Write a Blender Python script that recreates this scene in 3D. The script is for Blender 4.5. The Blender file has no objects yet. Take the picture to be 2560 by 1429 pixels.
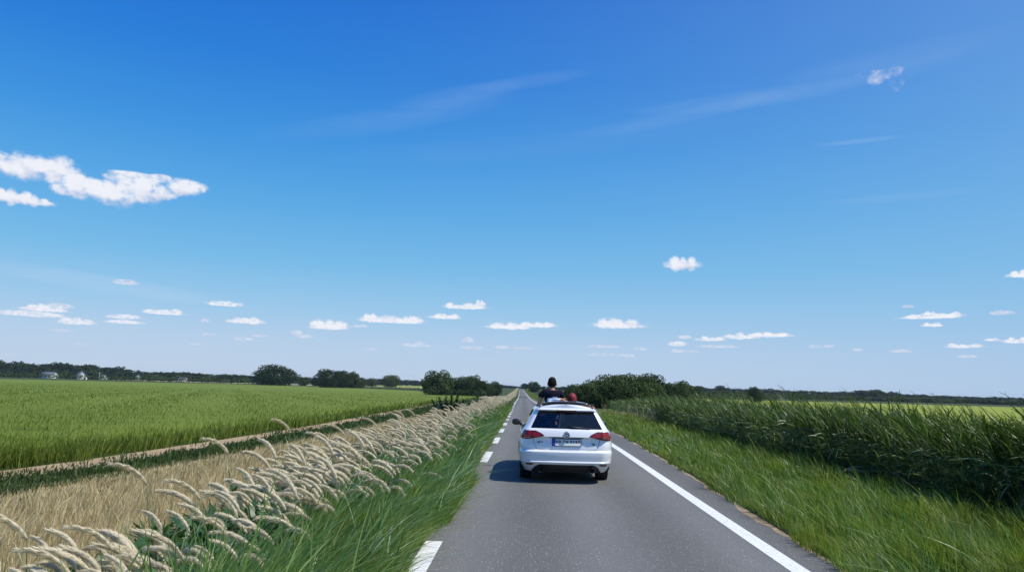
import bpy, bmesh, math, random
import numpy as np
from mathutils import Vector, Matrix
S = bpy.context.scene
C = S.collection
R = math.radians
# ------------------------------------------------------------------ camera
EYE = 1.76
cam = bpy.data.cameras.new('camera'); camo = bpy.data.objects.new('camera', cam); C.objects.link(camo)
cam.sensor_width = 36.0; cam.lens = 36.0 * 1860 / 2560; cam.clip_end = 20000; cam.clip_start = 0.05
CR = Matrix(((0.9995067, -0.0246162, 0.0195025), (0.0159769, -0.1360703, -0.9905703), (0.0270377, 0.9903933, -0.1356099)))
camo.matrix_world = Matrix.Translation((0, 0, EYE)) @ CR.to_4x4()
S.camera = camo
S.render.engine = 'CYCLES'
S.cycles.use_denoising = True
S.cycles.max_bounces = 8; S.cycles.transparent_max_bounces = 12; S.cycles.diffuse_bounces = 3
S.view_settings.view_transform = 'Standard'; S.view_settings.look = 'None'
S.view_settings.exposure = 0.0; S.view_settings.gamma = 1.0
# ------------------------------------------------------------------ sun
SUN_EL, SUN_AZ = R(57), R(100)          # azimuth clockwise from +Y (the driving direction)
sd = Vector((math.sin(SUN_AZ) * math.cos(SUN_EL), math.cos(SUN_AZ) * math.cos(SUN_EL), math.sin(SUN_EL)))
sl = bpy.data.lights.new('sun', 'SUN'); so = bpy.data.objects.new('sun', sl); C.objects.link(so)
sl.energy = 4.6; sl.angle = R(0.53); sl.color = (1.0, 0.955, 0.88)
so.rotation_euler = sd.to_track_quat('Z', 'Y').to_euler(); so.location = (30, -30, 60)
# ------------------------------------------------------------------ sky
W = bpy.data.worlds.new('World'); S.world = W; W.use_nodes = True
nt = W.node_tree; nt.nodes.clear()
def N(tree, typ, **kw):
    n = tree.nodes.new(typ)
    for k, v in kw.items():
        if k == 'inp':
            for i, x in v.items(): n.inputs[i].default_value = x
        else: setattr(n, k, v)
    return n
def L(tree, a, b): tree.links.new(a, b)
def M2(tree, op, a, b=None, c=None, clamp=False):
    n = tree.nodes.new('ShaderNodeMath'); n.operation = op; n.use_clamp = clamp
    for i, x in enumerate((a, b, c)):
        if x is None: continue
        if isinstance(x, (int, float)): n.inputs[i].default_value = x
        else: tree.links.new(x, n.inputs[i])
    return n.outputs[0]
def V2(tree, op, a, b=None, c=None, out=0):
    n = tree.nodes.new('ShaderNodeVectorMath'); n.operation = op
    for i, x in enumerate((a, b, c)):
        if x is None: continue
        if isinstance(x, (tuple, list)): n.inputs[i].default_value = x
        else: tree.links.new(x, n.inputs[i])
    return n.outputs[out]
def ramp(tree, fac, stops, mode='LINEAR'):
    n = tree.nodes.new('ShaderNodeValToRGB'); n.color_ramp.interpolation = mode
    e = n.color_ramp.elements
    while len(e) < len(stops): e.new(0.5)
    for i, (p, c) in enumerate(stops):
        e[i].position = p; e[i].color = (c[0], c[1], c[2], 1) if len(c) == 3 else c
    tree.links.new(fac, n.inputs[0]); return n.outputs[0]
def lin(r, g, b):
    f = lambda c: (c / 255 / 12.92) if c / 255 <= 0.04045 else ((c / 255 + 0.055) / 1.055) ** 2.4
    return (f(r), f(g), f(b))
def mixc(tree, fac, a, b, blend='MIX'):
    n = tree.nodes.new('ShaderNodeMix'); n.data_type = 'RGBA'; n.blend_type = blend
    for s, x in ((n.inputs[0], fac), (n.inputs[6], a), (n.inputs[7], b)):
        if isinstance(x, (int, float)): s.default_value = x
        elif isinstance(x, tuple): s.default_value = (x[0], x[1], x[2], 1)
        else: tree.links.new(x, s)
    return n.outputs[2]
tc = N(nt, 'ShaderNodeTexCoord')
sky = N(nt, 'ShaderNodeTexSky', sky_type='NISHITA', sun_disc=False)
sky.sun_elevation = SUN_EL; sky.sun_rotation = SUN_AZ; sky.altitude = 50; sky.air_density = 1.0; sky.dust_density = 0.6; sky.ozone_density = 3.0
d = V2(nt, 'NORMALIZE', tc.outputs['Generated'])
sx = N(nt, 'ShaderNodeSeparateXYZ'); L(nt, d, sx.inputs[0])
az = M2(nt, 'ARCTAN2', sx.outputs[0], sx.outputs[1]); el = M2(nt, 'ARCSINE', sx.outputs[2])
# clear-day grading of the sky by elevation (the deep blue this sky has overhead)
SKY = [(0.0, (196, 213, 234)), (0.05, (184, 209, 236)), (0.10, (154, 201, 236)), (0.155, (120, 188, 234)), (0.23, (90, 170, 231)),
       (0.31, (62, 149, 226)), (0.40, (40, 128, 219)), (0.50, (26, 112, 211)), (1.0, (20, 88, 184))]
g_ = ramp(nt, el, [(p, lin(*c)) for p, c in SKY])
# the sky is a little paler towards the sun's side
azf = M2(nt, 'MULTIPLY_ADD', az, 0.75, 0.5, clamp=True)
pale = M2(nt, 'MULTIPLY', M2(nt, 'SMOOTH_MIN', azf, 1.0, 0.0), 1.0)
g2 = mixc(nt, M2(nt, 'MULTIPLY', M2(nt, 'POWER', azf, 2.2), 0.40), g_, lin(140, 186, 230))
nis = V2(nt, 'SCALE', sky.outputs[0]); nis.node.inputs['Scale'].default_value = 0.1
base = mixc(nt, 0.95, nis, g2)
# cirrus streaks
cv = N(nt, 'ShaderNodeCombineXYZ'); L(nt, az, cv.inputs[0]); L(nt, el, cv.inputs[1])
P2 = cv.outputs[0]
def streak(ca, ce, ra, re, tilt, s):
    v = V2(nt, 'SUBTRACT', P2, (ca, ce, 0))
    rot = N(nt, 'ShaderNodeVectorRotate', rotation_type='Z_AXIS'); rot.inputs['Angle'].default_value = -tilt; L(nt, v, rot.inputs[0])
    v = V2(nt, 'MULTIPLY', rot.outputs[0], (1 / ra, 1 / re, 0)); q = V2(nt, 'DOT_PRODUCT', v, v, out=1)
    return M2(nt, 'MULTIPLY', M2(nt, 'SUBTRACT', 1.0, q, clamp=True), s)
st = None
for a in [(0.30, 0.372, 0.17, 0.012, 0.05, 0.55), (0.20, 0.356, 0.16, 0.010, 0.14, 0.45), (-0.10, 0.383, 0.10, 0.014, 0.2, 0.5), (-0.2, 0.345, 0.20, 0.018, 0.22, 0.3), (0.0, 0.405, 0.1, 0.010, 0.15, 0.3),
          (0.43, 0.309, 0.06, 0.0035, 0.0, 0.5), (-0.54, 0.110, 0.18, 0.012, -0.09, 1.3), (0.47, 0.238, 0.10, 0.006, 0.0, 0.35), (0.48, 0.395, 0.16, 0.02, 0.05, 0.25), (0.0, 0.32, 0.3, 0.02, 0.1, 0.15)]:
    x = streak(*a); st = x if st is None else M2(nt, 'ADD', st, x)
n1 = N(nt, 'ShaderNodeTexNoise', noise_dimensions='2D'); n1.inputs['Scale'].default_value = 1; n1.inputs['Detail'].default_value = 5; n1.inputs['Distortion'].default_value = 0.6
rotc = N(nt, 'ShaderNodeVectorRotate', rotation_type='Z_AXIS'); rotc.inputs['Angle'].default_value = -0.12; L(nt, P2, rotc.inputs[0])
L(nt, V2(nt, 'MULTIPLY', rotc.outputs[0], (5, 30, 1)), n1.inputs['Vector'])
st = M2(nt, 'MULTIPLY', st, M2(nt, 'MULTIPLY_ADD', n1.outputs[0], 1.4, -0.2, clamp=True))
col = mixc(nt, M2(nt, 'MULTIPLY', st, 0.42, clamp=True), base, lin(190, 214, 240))
# small fair-weather cumulus: centre azimuth, elevation, half sizes, strength
CL = [(-0.6167, 0.2332, 0.0357, 0.0134, 1.0), (-0.6375, 0.2324, 0.0203, 0.0132, 1.0), (-0.5813, 0.2337, 0.0225, 0.0155, 1.0), (-0.5664, 0.2261, 0.0142, 0.0083, 0.9), (-0.6245, 0.1983, 0.0217, 0.0089, 1.0), (-0.6032, 0.1959, 0.022, 0.0059, 0.8), (-0.5734, 0.2144, 0.0159, 0.0073, 0.7), (-0.5491, 0.2182, 0.0333, 0.0121, 1.0), (-0.5217, 0.2176, 0.029, 0.0142, 1.0), (-0.4986, 0.2267, 0.0333, 0.0153, 1.0), (-0.4785, 0.2247, 0.0222, 0.0096, 0.9), (-0.4998, 0.2398, 0.0368, 0.0043, 0.55), (-0.5255, 0.2359, 0.0121, 0.0047, 0.5), (-0.4755, 0.241, 0.0149, 0.0048, 0.55), (-0.4466, 0.2343, 0.0251, 0.0098, 1.0), (-0.4288, 0.2327, 0.0071, 0.0039, 0.5), (0.4647, 0.3797, 0.0225, 0.0083, 0.28), (0.44, 0.3856, 0.0127, 0.0033, 0.12), (0.471, 0.3719, 0.008, 0.0084, 0.26), (0.2072, 0.1693, 0.0244, 0.0089, 1.0), (0.1235, 0.0883, 0.0352, 0.009, 1.0), (-0.1798, 0.0857, 0.0426, 0.0074, 1.0), (-0.2076, 0.0871, 0.0138, 0.0069, 0.9), (-0.2584, 0.0748, 0.0262, 0.0089, 0.95), (-0.2199, 0.075, 0.0095, 0.0026, 0.6), (-0.0821, 0.107, 0.0313, 0.0059, 0.8), (-0.0623, 0.1119, 0.0081, 0.0054, 0.8), (-0.1089, 0.0926, 0.0215, 0.0054, 1.0), (-0.0236, 0.0819, 0.0323, 0.0054, 0.9), (0.014, 0.085, 0.0269, 0.0059, 1.0), (-0.3623, 0.0752, 0.0254, 0.0056, 0.75), (-0.3884, 0.0943, 0.0222, 0.004, 0.65), (-0.5015, 0.1122, 0.0144, 0.0038, 0.6), (-0.5817, 0.0754, 0.0251, 0.0055, 0.8), (-0.5944, 0.0676, 0.0353, 0.0041, 0.65), (-0.5663, 0.0785, 0.0138, 0.0041, 0.5), (-0.5489, 0.0627, 0.0204, 0.0051, 0.7), (-0.5, 0.0712, 0.0191, 0.0033, 0.65), (-0.4986, 0.0651, 0.021, 0.0029, 0.65), (-0.4574, 0.0803, 0.0244, 0.0049, 0.7), (-0.5618, 0.0512, 0.012, 0.0018, 0.4), (-0.4105, 0.0725, 0.0045, 0.003, 0.4), (-0.2995, 0.0626, 0.0077, 0.0036, 0.55), (-0.2902, 0.0584, 0.0114, 0.0031, 0.5), (-0.3645, 0.0519, 0.0111, 0.0025, 0.4), (-0.3442, 0.0569, 0.0102, 0.0025, 0.4), (-0.4183, 0.0428, 0.0069, 0.002, 0.35), (-0.4055, 0.0553, 0.009, 0.002, 0.35), (-0.5417, 0.0367, 0.0065, 0.0019, 0.3), (-0.1456, 0.0525, 0.0202, 0.0027, 0.45), (-0.1425, 0.0552, 0.0053, 0.0027, 0.4), (-0.0778, 0.0616, 0.008, 0.0043, 0.55), (-0.071, 0.0517, 0.0161, 0.0027, 0.4), (-0.0308, 0.0534, 0.0107, 0.0027, 0.4), (-0.0013, 0.0531, 0.0129, 0.0021, 0.4), (-0.2054, 0.0456, 0.0095, 0.0021, 0.35), (0.1043, 0.0577, 0.0213, 0.0027, 0.45), (0.1333, 0.0461, 0.0127, 0.0026, 0.4), (0.1028, 0.047, 0.0181, 0.0027, 0.3), (0.2007, 0.0625, 0.0126, 0.0042, 0.65), (0.2104, 0.0715, 0.0084, 0.0031, 0.5), (0.2423, 0.0702, 0.0197, 0.0047, 0.75), (0.2796, 0.0736, 0.0231, 0.0051, 0.75), (0.3161, 0.0758, 0.028, 0.0051, 0.95), (0.2522, 0.06, 0.0259, 0.0026, 0.55), (0.2027, 0.0536, 0.0105, 0.0026, 0.45), (0.2205, 0.0529, 0.0094, 0.0021, 0.35), (0.1526, 0.0554, 0.0095, 0.0021, 0.35), (0.3699, 0.061, 0.008, 0.0025, 0.35), (0.385, 0.0615, 0.0079, 0.0025, 0.4), (0.4163, 0.0572, 0.0063, 0.0019, 0.5), (0.4637, 0.0554, 0.0114, 0.0024, 0.5), (0.4954, 0.096, 0.0329, 0.0037, 0.85), (0.4955, 0.0998, 0.0094, 0.0037, 0.85), (0.5145, 0.0979, 0.0177, 0.0037, 0.85), (0.497, 0.0867, 0.0113, 0.0037, 0.8), (0.473, 0.1084, 0.0057, 0.0024, 0.6), (0.5664, 0.0982, 0.0126, 0.0031, 0.45), (0.5855, 0.1407, 0.0152, 0.0053, 0.95), (0.5279, 0.0618, 0.0202, 0.0037, 0.75), (0.5293, 0.0495, 0.0101, 0.0023, 0.4), (0.5796, 0.0676, 0.016, 0.0049, 0.8), (0.5554, 0.0688, 0.009, 0.0027, 0.7)]
acc = None; hi = None
cr = random.Random(21); CL2 = []
for (ca, ce, ra, re, s) in CL:
    if s >= .7 and ce < .2:      # heaped clouds: a flat base with a few domes of unequal size on it
        CL2.append((ca, ce - re * .28, ra, re * .62, s)); k = 3 if ra > .02 else 2
        for j in range(k): f = (j + .5) / k * 1.5 - .75 + cr.uniform(-.15, .15); CL2.append((ca + ra * f, ce - re * .1, ra * cr.uniform(.22, .42), re * cr.uniform(.75, 1.25) * (1 - .35 * abs(f)), s))
    else: CL2.append((ca, ce, ra, re, s))
CL = CL2
for (ca, ce, ra, re, s) in CL:
    v = V2(nt, 'MULTIPLY_ADD', P2, (1 / (ra * 1.25), 1 / (re * 1.3), 0), (-ca / (ra * 1.25), -(ce - re * 0.1) / (re * 1.3), 0))
    if ce < 0.15: v = V2(nt, 'MAXIMUM', v, V2(nt, 'MULTIPLY', v, (-1, -1.9, 0)))
    q = V2(nt, 'DOT_PRODUCT', v, v, out=1)
    m = M2(nt, 'MULTIPLY_ADD', q, -1.0, 1.0)
    m = M2(nt, 'MINIMUM', m, s * 0.95 if (s > .5 or ce > .3) else s * .95 + .12)
    acc = m if acc is None else M2(nt, 'MAXIMUM', acc, m)
    if s > .6:       # the same body shifted upward: tells lit tops from grey undersides
        w = V2(nt, 'ADD', v, (0.0, -0.38, 0.0)); qh = M2(nt, 'MULTIPLY_ADD', V2(nt, 'DOT_PRODUCT', w, w, out=1), -1.0, 1.0)
        hi = qh if hi is None else M2(nt, 'MAXIMUM', hi, qh)
def cn(sc, det, off=(0, 0, 0), rough=0.55):
    n = N(nt, 'ShaderNodeTexNoise', noise_dimensions='2D'); n.inputs['Scale'].default_value = 1; n.inputs['Detail'].default_value = det; n.inputs['Roughness'].default_value = rough
    L(nt, V2(nt, 'MULTIPLY_ADD', P2, (sc, sc * (1.7 if sc > 100 else 1.25), 0), off), n.inputs['Vector']); return n.outputs[0]
n150 = cn(150, 4)
nb = M2(nt, 'ADD', M2(nt, 'MULTIPLY', cn(48, 4), 0.78), M2(nt, 'MULTIPLY', n150, 0.22))
nlow = M2(nt, 'ADD', M2(nt, 'MULTIPLY', n150, 0.72), M2(nt, 'MULTIPLY', cn(340, 3), 0.28))
lowf = M2(nt, 'MULTIPLY_ADD', el, -16.0, 3.2, clamp=True)
nb = M2(nt, 'ADD', nb, M2(nt, 'MULTIPLY', lowf, M2(nt, 'SUBTRACT', nlow, nb)))
nb2 = cn(48, 3, (-0.16, -0.30, 0))
dens = M2(nt, 'MULTIPLY_ADD', M2(nt, 'SUBTRACT', nb, 0.5), M2(nt, 'MULTIPLY_ADD', lowf, -.4, 2.1), acc)
al = N(nt, 'ShaderNodeMapRange', interpolation_type='SMOOTHSTEP'); L(nt, dens, al.inputs[0]); al.inputs[1].default_value = 0.02; al.inputs[2].default_value = 0.9
relief = M2(nt, 'MULTIPLY_ADD', M2(nt, 'SUBTRACT', cn(48, 2), nb2), 1.6, M2(nt, 'MAXIMUM', M2(nt, 'MULTIPLY_ADD', hi, 1.0, .22, clamp=True), .32), clamp=True)
cc = mixc(nt, relief, lin(200, 209, 232), lin(243, 244, 251))
cc = mixc(nt, M2(nt, 'MULTIPLY_ADD', el, -12.0, 0.9, clamp=True), cc, lin(214, 221, 238))
alf = M2(nt, 'MULTIPLY', al.outputs[0], M2(nt, 'MULTIPLY_ADD', acc, 1.3, 0.30, clamp=True))
col = mixc(nt, M2(nt, 'MULTIPLY', alf, 0.96), col, cc)
bg = N(nt, 'ShaderNodeBackground'); bg.inputs['Strength'].default_value = 1.0; L(nt, col, bg.inputs[0])
wo = N(nt, 'ShaderNodeOutputWorld'); L(nt, bg.outputs[0], wo.inputs[0])
W.cycles.sampling_method = 'MANUAL'; W.cycles.sample_map_resolution = 256
# ------------------------------------------------------------------ helpers
rng = np.random.default_rng(7)
random.seed(5)
def tag(o, label=None, cat=None, group=None, kind=None):
    if label: o['label'] = label
    if cat: o['category'] = cat
    if group: o['group'] = group
    if kind: o['kind'] = kind
    return o
def mat(name):
    m = bpy.data.materials.new(name); m.use_nodes = True; t = m.node_tree
    return m, t, t.nodes['Principled BSDF'], t.nodes['Material Output']
def plain(name, col, rough=0.6, metal=0.0, spec=0.5, coat=0.0, var=0.06, scale=8.0, bump=0.0):
    """procedural material: base colour with a small noise variation (wear, dust)"""
    m, t, b, o = mat(name)
    g = N(t, 'ShaderNodeTexCoord'); n = N(t, 'ShaderNodeTexNoise'); n.inputs['Scale'].default_value = scale; n.inputs['Detail'].default_value = 5
    L(t, g.outputs['Object'], n.inputs['Vector'])
    c = mixc(t, n.outputs[0], tuple(x * (1 - var) for x in col), tuple(min(1, x * (1 + var)) for x in col))
    L(t, c, b.inputs['Base Color']); b.inputs['Roughness'].default_value = rough; b.inputs['Metallic'].default_value = metal
    b.inputs['Specular IOR Level'].default_value = spec
    if coat: b.inputs['Coat Weight'].default_value = coat; b.inputs['Coat Roughness'].default_value = 0.04
    if bump:
        bp = N(t, 'ShaderNodeBump'); bp.inputs['Strength'].default_value = bump; bp.inputs['Distance'].default_value = 0.01
        L(t, n.outputs[0], bp.inputs['Height']); L(t, bp.outputs[0], b.inputs['Normal'])
    return m
def leafmat(name, c1, c2, c3=None, rough=0.5, trans=0.3, spec=0.35, patch=0.35, pscale=0.5, tcol=None, warm=0.0):
    """foliage: colour varies from leaf to leaf and in broad patches; some light passes through"""
    m, t, b, o = mat(name)
    g = N(t, 'ShaderNodeNewGeometry')
    stops = [(0.0, c1), (0.75, c2)] + ([(1.0, c3)] if c3 else [])
    c = ramp(t, g.outputs['Random Per Island'], stops)
    n = N(t, 'ShaderNodeTexNoise'); n.inputs['Scale'].default_value = pscale; n.inputs['Detail'].default_value = 3; L(t, g.outputs['Position'], n.inputs['Vector'])
    k = M2(t, 'MULTIPLY_ADD', n.outputs[0], 2 * patch, 1 - patch)
    c = V2(t, 'SCALE', c); L(t, k, c.node.inputs['Scale'])
    if warm:          # drier, yellower patches among the green
        n3 = N(t, 'ShaderNodeTexNoise'); n3.inputs['Scale'].default_value = pscale * 1.6; n3.inputs['Detail'].default_value = 4; L(t, V2(t, 'ADD', g.outputs['Position'], (31, 17, 5)), n3.inputs['Vector'])
        c = mixc(t, M2(t, 'MULTIPLY', M2(t, 'MULTIPLY_ADD', n3.outputs[0], 4.0, -1.7, clamp=True), warm), c, V2(t, 'MULTIPLY', c, (1.75, 1.25, .55)))
    L(t, c, b.inputs['Base Color']); b.inputs['Roughness'].default_value = rough; b.inputs['Specular IOR Level'].default_value = spec
    if trans:
        tr = N(t, 'ShaderNodeBsdfTranslucent'); ct = V2(t, 'MULTIPLY', c, tcol or (1.1, 1.25, 0.6)); L(t, ct, tr.inputs[0])
        mx = N(t, 'ShaderNodeMixShader'); mx.inputs[0].default_value = trans
        L(t, b.outputs[0], mx.inputs[1]); L(t, tr.outputs[0], mx.inputs[2]); L(t, mx.outputs[0], o.inputs[0])
    return m
def npmesh(name, verts, quads=None, tris=None, mats=(), mi=None, smooth=False):
    me = bpy.data.meshes.new(name); verts = np.asarray(verts, np.float32).reshape(-1, 3)
    parts = []; ls = []; off = 0
    for f, k in ((quads, 4), (tris, 3)):
        if f is None or len(f) == 0: continue
        f = np.asarray(f, np.int32).reshape(-1, k); parts.append(f.ravel()); ls.append(off + np.arange(len(f)) * k); off += len(f) * k
    lv = np.concatenate(parts); st_ = np.concatenate(ls).astype(np.int32)
    me.vertices.add(len(verts)); me.vertices.foreach_set('co', verts.ravel())
    me.loops.add(len(lv)); me.loops.foreach_set('vertex_index', lv.astype(np.int32))
    me.polygons.add(len(st_)); me.polygons.foreach_set('loop_start', st_)
    if mi is not None: me.polygons.foreach_set('material_index', np.asarray(mi, np.int32))
    if smooth: me.polygons.foreach_set('use_smooth', np.ones(len(st_), bool))
    for m in mats: me.materials.append(m)
    me.update(calc_edges=True); me.validate()
    return me
def obj(name, me, parent=None, loc=(0, 0, 0), rz=0.0):
    o = bpy.data.objects.new(name, me); C.objects.link(o); o.location = loc; o.rotation_euler = (0, 0, rz)
    if parent: o.parent = parent
    return o
# ------------------------------------------------------------------ lie of the land
PY = [-100, 0, 20, 124, 270, 500, 800, 1100, 2000, 7000]; PZ = [0, 0, 0, -.76, -1.6, -.9, .4, 1.25, 1.25, 1.25]
CY = [-100, 0, 10, 25, 60, 124, 270, 600, 1160, 7000]; CX = [.88, .90, .93, 1.02, .90, .45, -.02, -1.9, -4.7, -34]
YS = np.array(sorted(set(list(range(-60, 0, 10)) + list(range(0, 101, 2)) + list(range(100, 401, 10)) + list(range(400, 1401, 50)) + [2000, 3000, 4500, 6500])), float)
def pchip(x, xp, yp):
    xp = np.array(xp, float); yp = np.array(yp, float); h = np.diff(xp); d_ = np.diff(yp) / h; m = np.zeros(len(xp))
    for i in range(1, len(xp) - 1):
        if d_[i - 1] * d_[i] > 0:
            w1 = 2 * h[i] + h[i - 1]; w2 = h[i] + 2 * h[i - 1]; m[i] = (w1 + w2) / (w1 / d_[i - 1] + w2 / d_[i])
    m[0] = d_[0]; m[-1] = d_[-1]
    i = np.clip(np.searchsorted(xp, x) - 1, 0, len(xp) - 2); t = (x - xp[i]) / h[i]
    return yp[i] * (2 * t**3 - 3 * t**2 + 1) + yp[i + 1] * (-2 * t**3 + 3 * t**2) + m[i] * h[i] * (t**3 - 2 * t**2 + t) + m[i + 1] * h[i] * (t**3 - t**2)
PV = pchip(YS, PY, PZ); CV = pchip(YS, CY, CX)
def P(y): return np.interp(y, YS, PV)
def CXX(y): return np.interp(y, YS, CV)
def tab(y, ys, xs): return np.interp(y, ys, xs)
def sheet(name, xcols, y0, y1, zoff, material, ys=None, kind='structure'):
    """a strip of ground following the lie of the land; xcols: functions of y"""
    yy = [y for y in (YS if ys is None else ys) if y0 < y < y1]; yy = np.array([y0] + yy + [y1])
    cols = [np.array([f(y) for y in yy]) for f in xcols]; zo = zoff if isinstance(zoff, (list, tuple)) else [zoff] * len(cols)
    n, k = len(yy), len(cols)
    v = np.stack([np.stack([cols[j], yy, P(yy) + zo[j]], 1) for j in range(k)], 1).reshape(-1, 3)
    q = [[i * k + j, i * k + j + 1, (i + 1) * k + j + 1, (i + 1) * k + j] for i in range(n - 1) for j in range(k - 1)]
    return tag(obj(name, npmesh(name, v, q, mats=[material])), kind=kind)
# ------------------------------------------------------------------ ground materials
def groundmat(name, cols, scale, bump=0.5, rough=0.95, scale2=None, anis=(1, 1, 1), bdist=0.03):
    m, t, b, o = mat(name); g = N(t, 'ShaderNodeNewGeometry')
    v = V2(t, 'MULTIPLY', g.outputs['Position'], anis)
    n = N(t, 'ShaderNodeTexNoise'); n.inputs['Scale'].default_value = scale; n.inputs['Detail'].default_value = 8; n.inputs['Roughness'].default_value = 0.7; L(t, v, n.inputs['Vector'])
    n2 = N(t, 'ShaderNodeTexNoise'); n2.inputs['Scale'].default_value = scale2 or scale * 0.07; n2.inputs['Detail'].default_value = 4; L(t, v, n2.inputs['Vector'])
    f = M2(t, 'ADD', M2(t, 'MULTIPLY', n.outputs[0], 0.65), M2(t, 'MULTIPLY', n2.outputs[0], 0.35))
    f = M2(t, 'MULTIPLY_ADD', M2(t, 'SUBTRACT', f, 0.5), 2.6, 0.5, clamp=True)
    k = len(cols) - 1
    L(t, ramp(t, f, [(i / k, c) for i, c in enumerate(cols)]), b.inputs['Base Color'])
    b.inputs['Roughness'].default_value = rough; b.inputs['Specular IOR Level'].default_value = 0.2
    bp = N(t, 'ShaderNodeBump'); bp.inputs['Strength'].default_value = bump; bp.inputs['Distance'].default_value = bdist
    L(t, n.outputs[0], bp.inputs['Height']); L(t, bp.outputs[0], b.inputs['Normal'])
    return m
M_base = groundmat('meadow_ground', [(.022, .035, .010), (.045, .065, .016), (.075, .085, .028)], 6)
M_verge = groundmat('verge_ground', [(.018, .030, .008), (.035, .055, .012), (.07, .075, .03)], 14)
M_soil = groundmat('bare_soil', [(.20, .15, .08), (.36, .27, .16), (.46, .36, .23)], 9)
M_dry = groundmat('dry_ground', [(.24, .18, .09), (.36, .29, .15), (.46, .38, .22)], 8)
M_crop = groundmat('crop_canopy', [(.105, .145, .016), (.138, .186, .022), (.172, .222, .034)], 3.0, bump=0.8, scale2=.05, anis=(1, 1, 1), bdist=.08)
M_crop2 = groundmat('ripening_crop', [(.20, .245, .025), (.245, .285, .032), (.29, .325, .05)], 1.2, scale2=.02)
M_straw = groundmat('straw_field', [(.35, .31, .17), (.42, .37, .22), (.50, .45, .28)], 1.0, scale2=.02)
# ground: one sheet out to the horizon
xs = np.array([-6000, -3000, -1500, -800, -400, -200, -100, -50, -25, -12, -6, -3, 0, 3, 6, 12, 25, 50, 100, 200, 400, 800, 1500, 3000, 6000], float)
sheet('ground', [(lambda y, x=x: x) for x in xs], -60, 6500, 0.0, M_base)
# ------------------------------------------------------------------ road
HL = 1.90       # half lane (to the middle of each line)
RE = lambda y: tab(y, [-60, 8, 18, 30, 60, 2000], [2.28, 2.32, 2.62, 2.85, 2.75, 2.5])      # right asphalt edge from the road's centre
m, t, b, o = mat('asphalt'); g = N(t, 'ShaderNodeNewGeometry'); pos = g.outputs['Position']
fine = N(t, 'ShaderNodeTexNoise'); fine.inputs['Scale'].default_value = 95; fine.inputs['Detail'].default_value = 4; L(t, pos, fine.inputs['Vector'])
big = N(t, 'ShaderNodeTexNoise'); big.inputs['Scale'].default_value = 0.8; big.inputs['Detail'].default_value = 5; L(t, V2(t, 'MULTIPLY', pos, (1.2, 0.25, 1)), big.inputs['Vector'])
ssx = N(t, 'ShaderNodeSeparateXYZ'); L(t, pos, ssx.inputs[0])
trk = M2(t, 'MULTIPLY_ADD', M2(t, 'COSINE', M2(t, 'MULTIPLY', M2(t, 'SUBTRACT', ssx.outputs[0], 0.95), 3.9)), 0.020, 0.0)     # paler worn middle
c = ramp(t, fine.outputs[0], [(0.32, (.095, .094, .086)), (0.55, (.155, .153, .140)), (0.72, (.235, .231, .212))])
c = mixc(t, M2(t, 'MULTIPLY_ADD', big.outputs[0], 1.3, -0.25, clamp=True), V2(t, 'MULTIPLY', c, (.86, .85, .87)), V2(t, 'MULTIPLY', c, (1.12, 1.13, 1.12)))
ad = N(t, 'ShaderNodeCombineXYZ'); [L(t, trk, ad.inputs[i]) for i in range(3)]
c = V2(t, 'ADD', c, ad.outputs[0])
vo = N(t, 'ShaderNodeTexVoronoi'); vo.inputs['Scale'].default_value = 24; L(t, pos, vo.inputs['Vector'])
sp = M2(t, 'LESS_THAN', vo.outputs['Distance'], 0.20); wn = N(t, 'ShaderNodeSeparateColor'); L(t, vo.outputs['Color'], wn.inputs[0])
sp = M2(t, 'MULTIPLY', sp, M2(t, 'GREATER_THAN', wn.outputs[0], 0.62))
c = mixc(t, sp, c, (.36, .36, .35))
L(t, c, b.inputs['Base Color']); b.inputs['Roughness'].default_value = 0.8; b.inputs['Specular IOR Level'].default_value = 0.25
bp = N(t, 'ShaderNodeBump'); bp.inputs['Strength'].default_value = 0.55; bp.inputs['Distance'].default_value = 0.004; L(t, fine.outputs[0], bp.inputs['Height']); L(t, bp.outputs[0], b.inputs['Normal'])
M_asph = m
M_asph2 = plain('shadow_tone_asphalt', (.062, .063, .067), 0.9, scale=30, var=.2)  # darker asphalt tone for the shadow painted across the far road
YR = np.array(sorted(set(YS.tolist() + list(np.arange(0, 60, 0.25)))))
def jag(seed, amp):
    r = np.random.default_rng(seed); k = r.normal(0, amp, 4000); k = np.convolve(k, [.25, .5, .25], 'same')
    return lambda y: float(np.interp(y, -60 + np.arange(4000) * 0.25, k)) if y < 200 else 0.0
jl, jr = jag(1, .05), jag(2, .045)
sheet('soil_edge', [lambda y: CXX(y) - 2.42, lambda y: CXX(y) + RE(y) + .22], -60, 1160, 0.006, M_soil)
sheet('road', [lambda y: CXX(y) - 2.06 + jl(y) * .8, lambda y: CXX(y), lambda y: CXX(y) + RE(y) + jr(y)], -60, 1160, 0.014, M_asph, ys=YR)
m, t, b, o = mat('road_paint'); g = N(t, 'ShaderNodeNewGeometry'); n = N(t, 'ShaderNodeTexNoise'); n.inputs['Scale'].default_value = 22; n.inputs['Detail'].default_value = 8; n.inputs['Roughness'].default_value = .8; L(t, g.outputs['Position'], n.inputs['Vector'])
L(t, ramp(t, n.outputs[0], [(.33, (.22, .22, .22)), (.40, (.60, .60, .59)), (.52, (.76, .76, .75)), (.7, (.82, .82, .80))]), b.inputs['Base Color']); b.inputs['Roughness'].default_value = .6
M_paint = m
sheet('edge_line', [lambda y: CXX(y) + HL - .10, lambda y: CXX(y) + HL + .10], -60, 1160, 0.018, M_paint, ys=YR)
vs, qs = [], []
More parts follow.
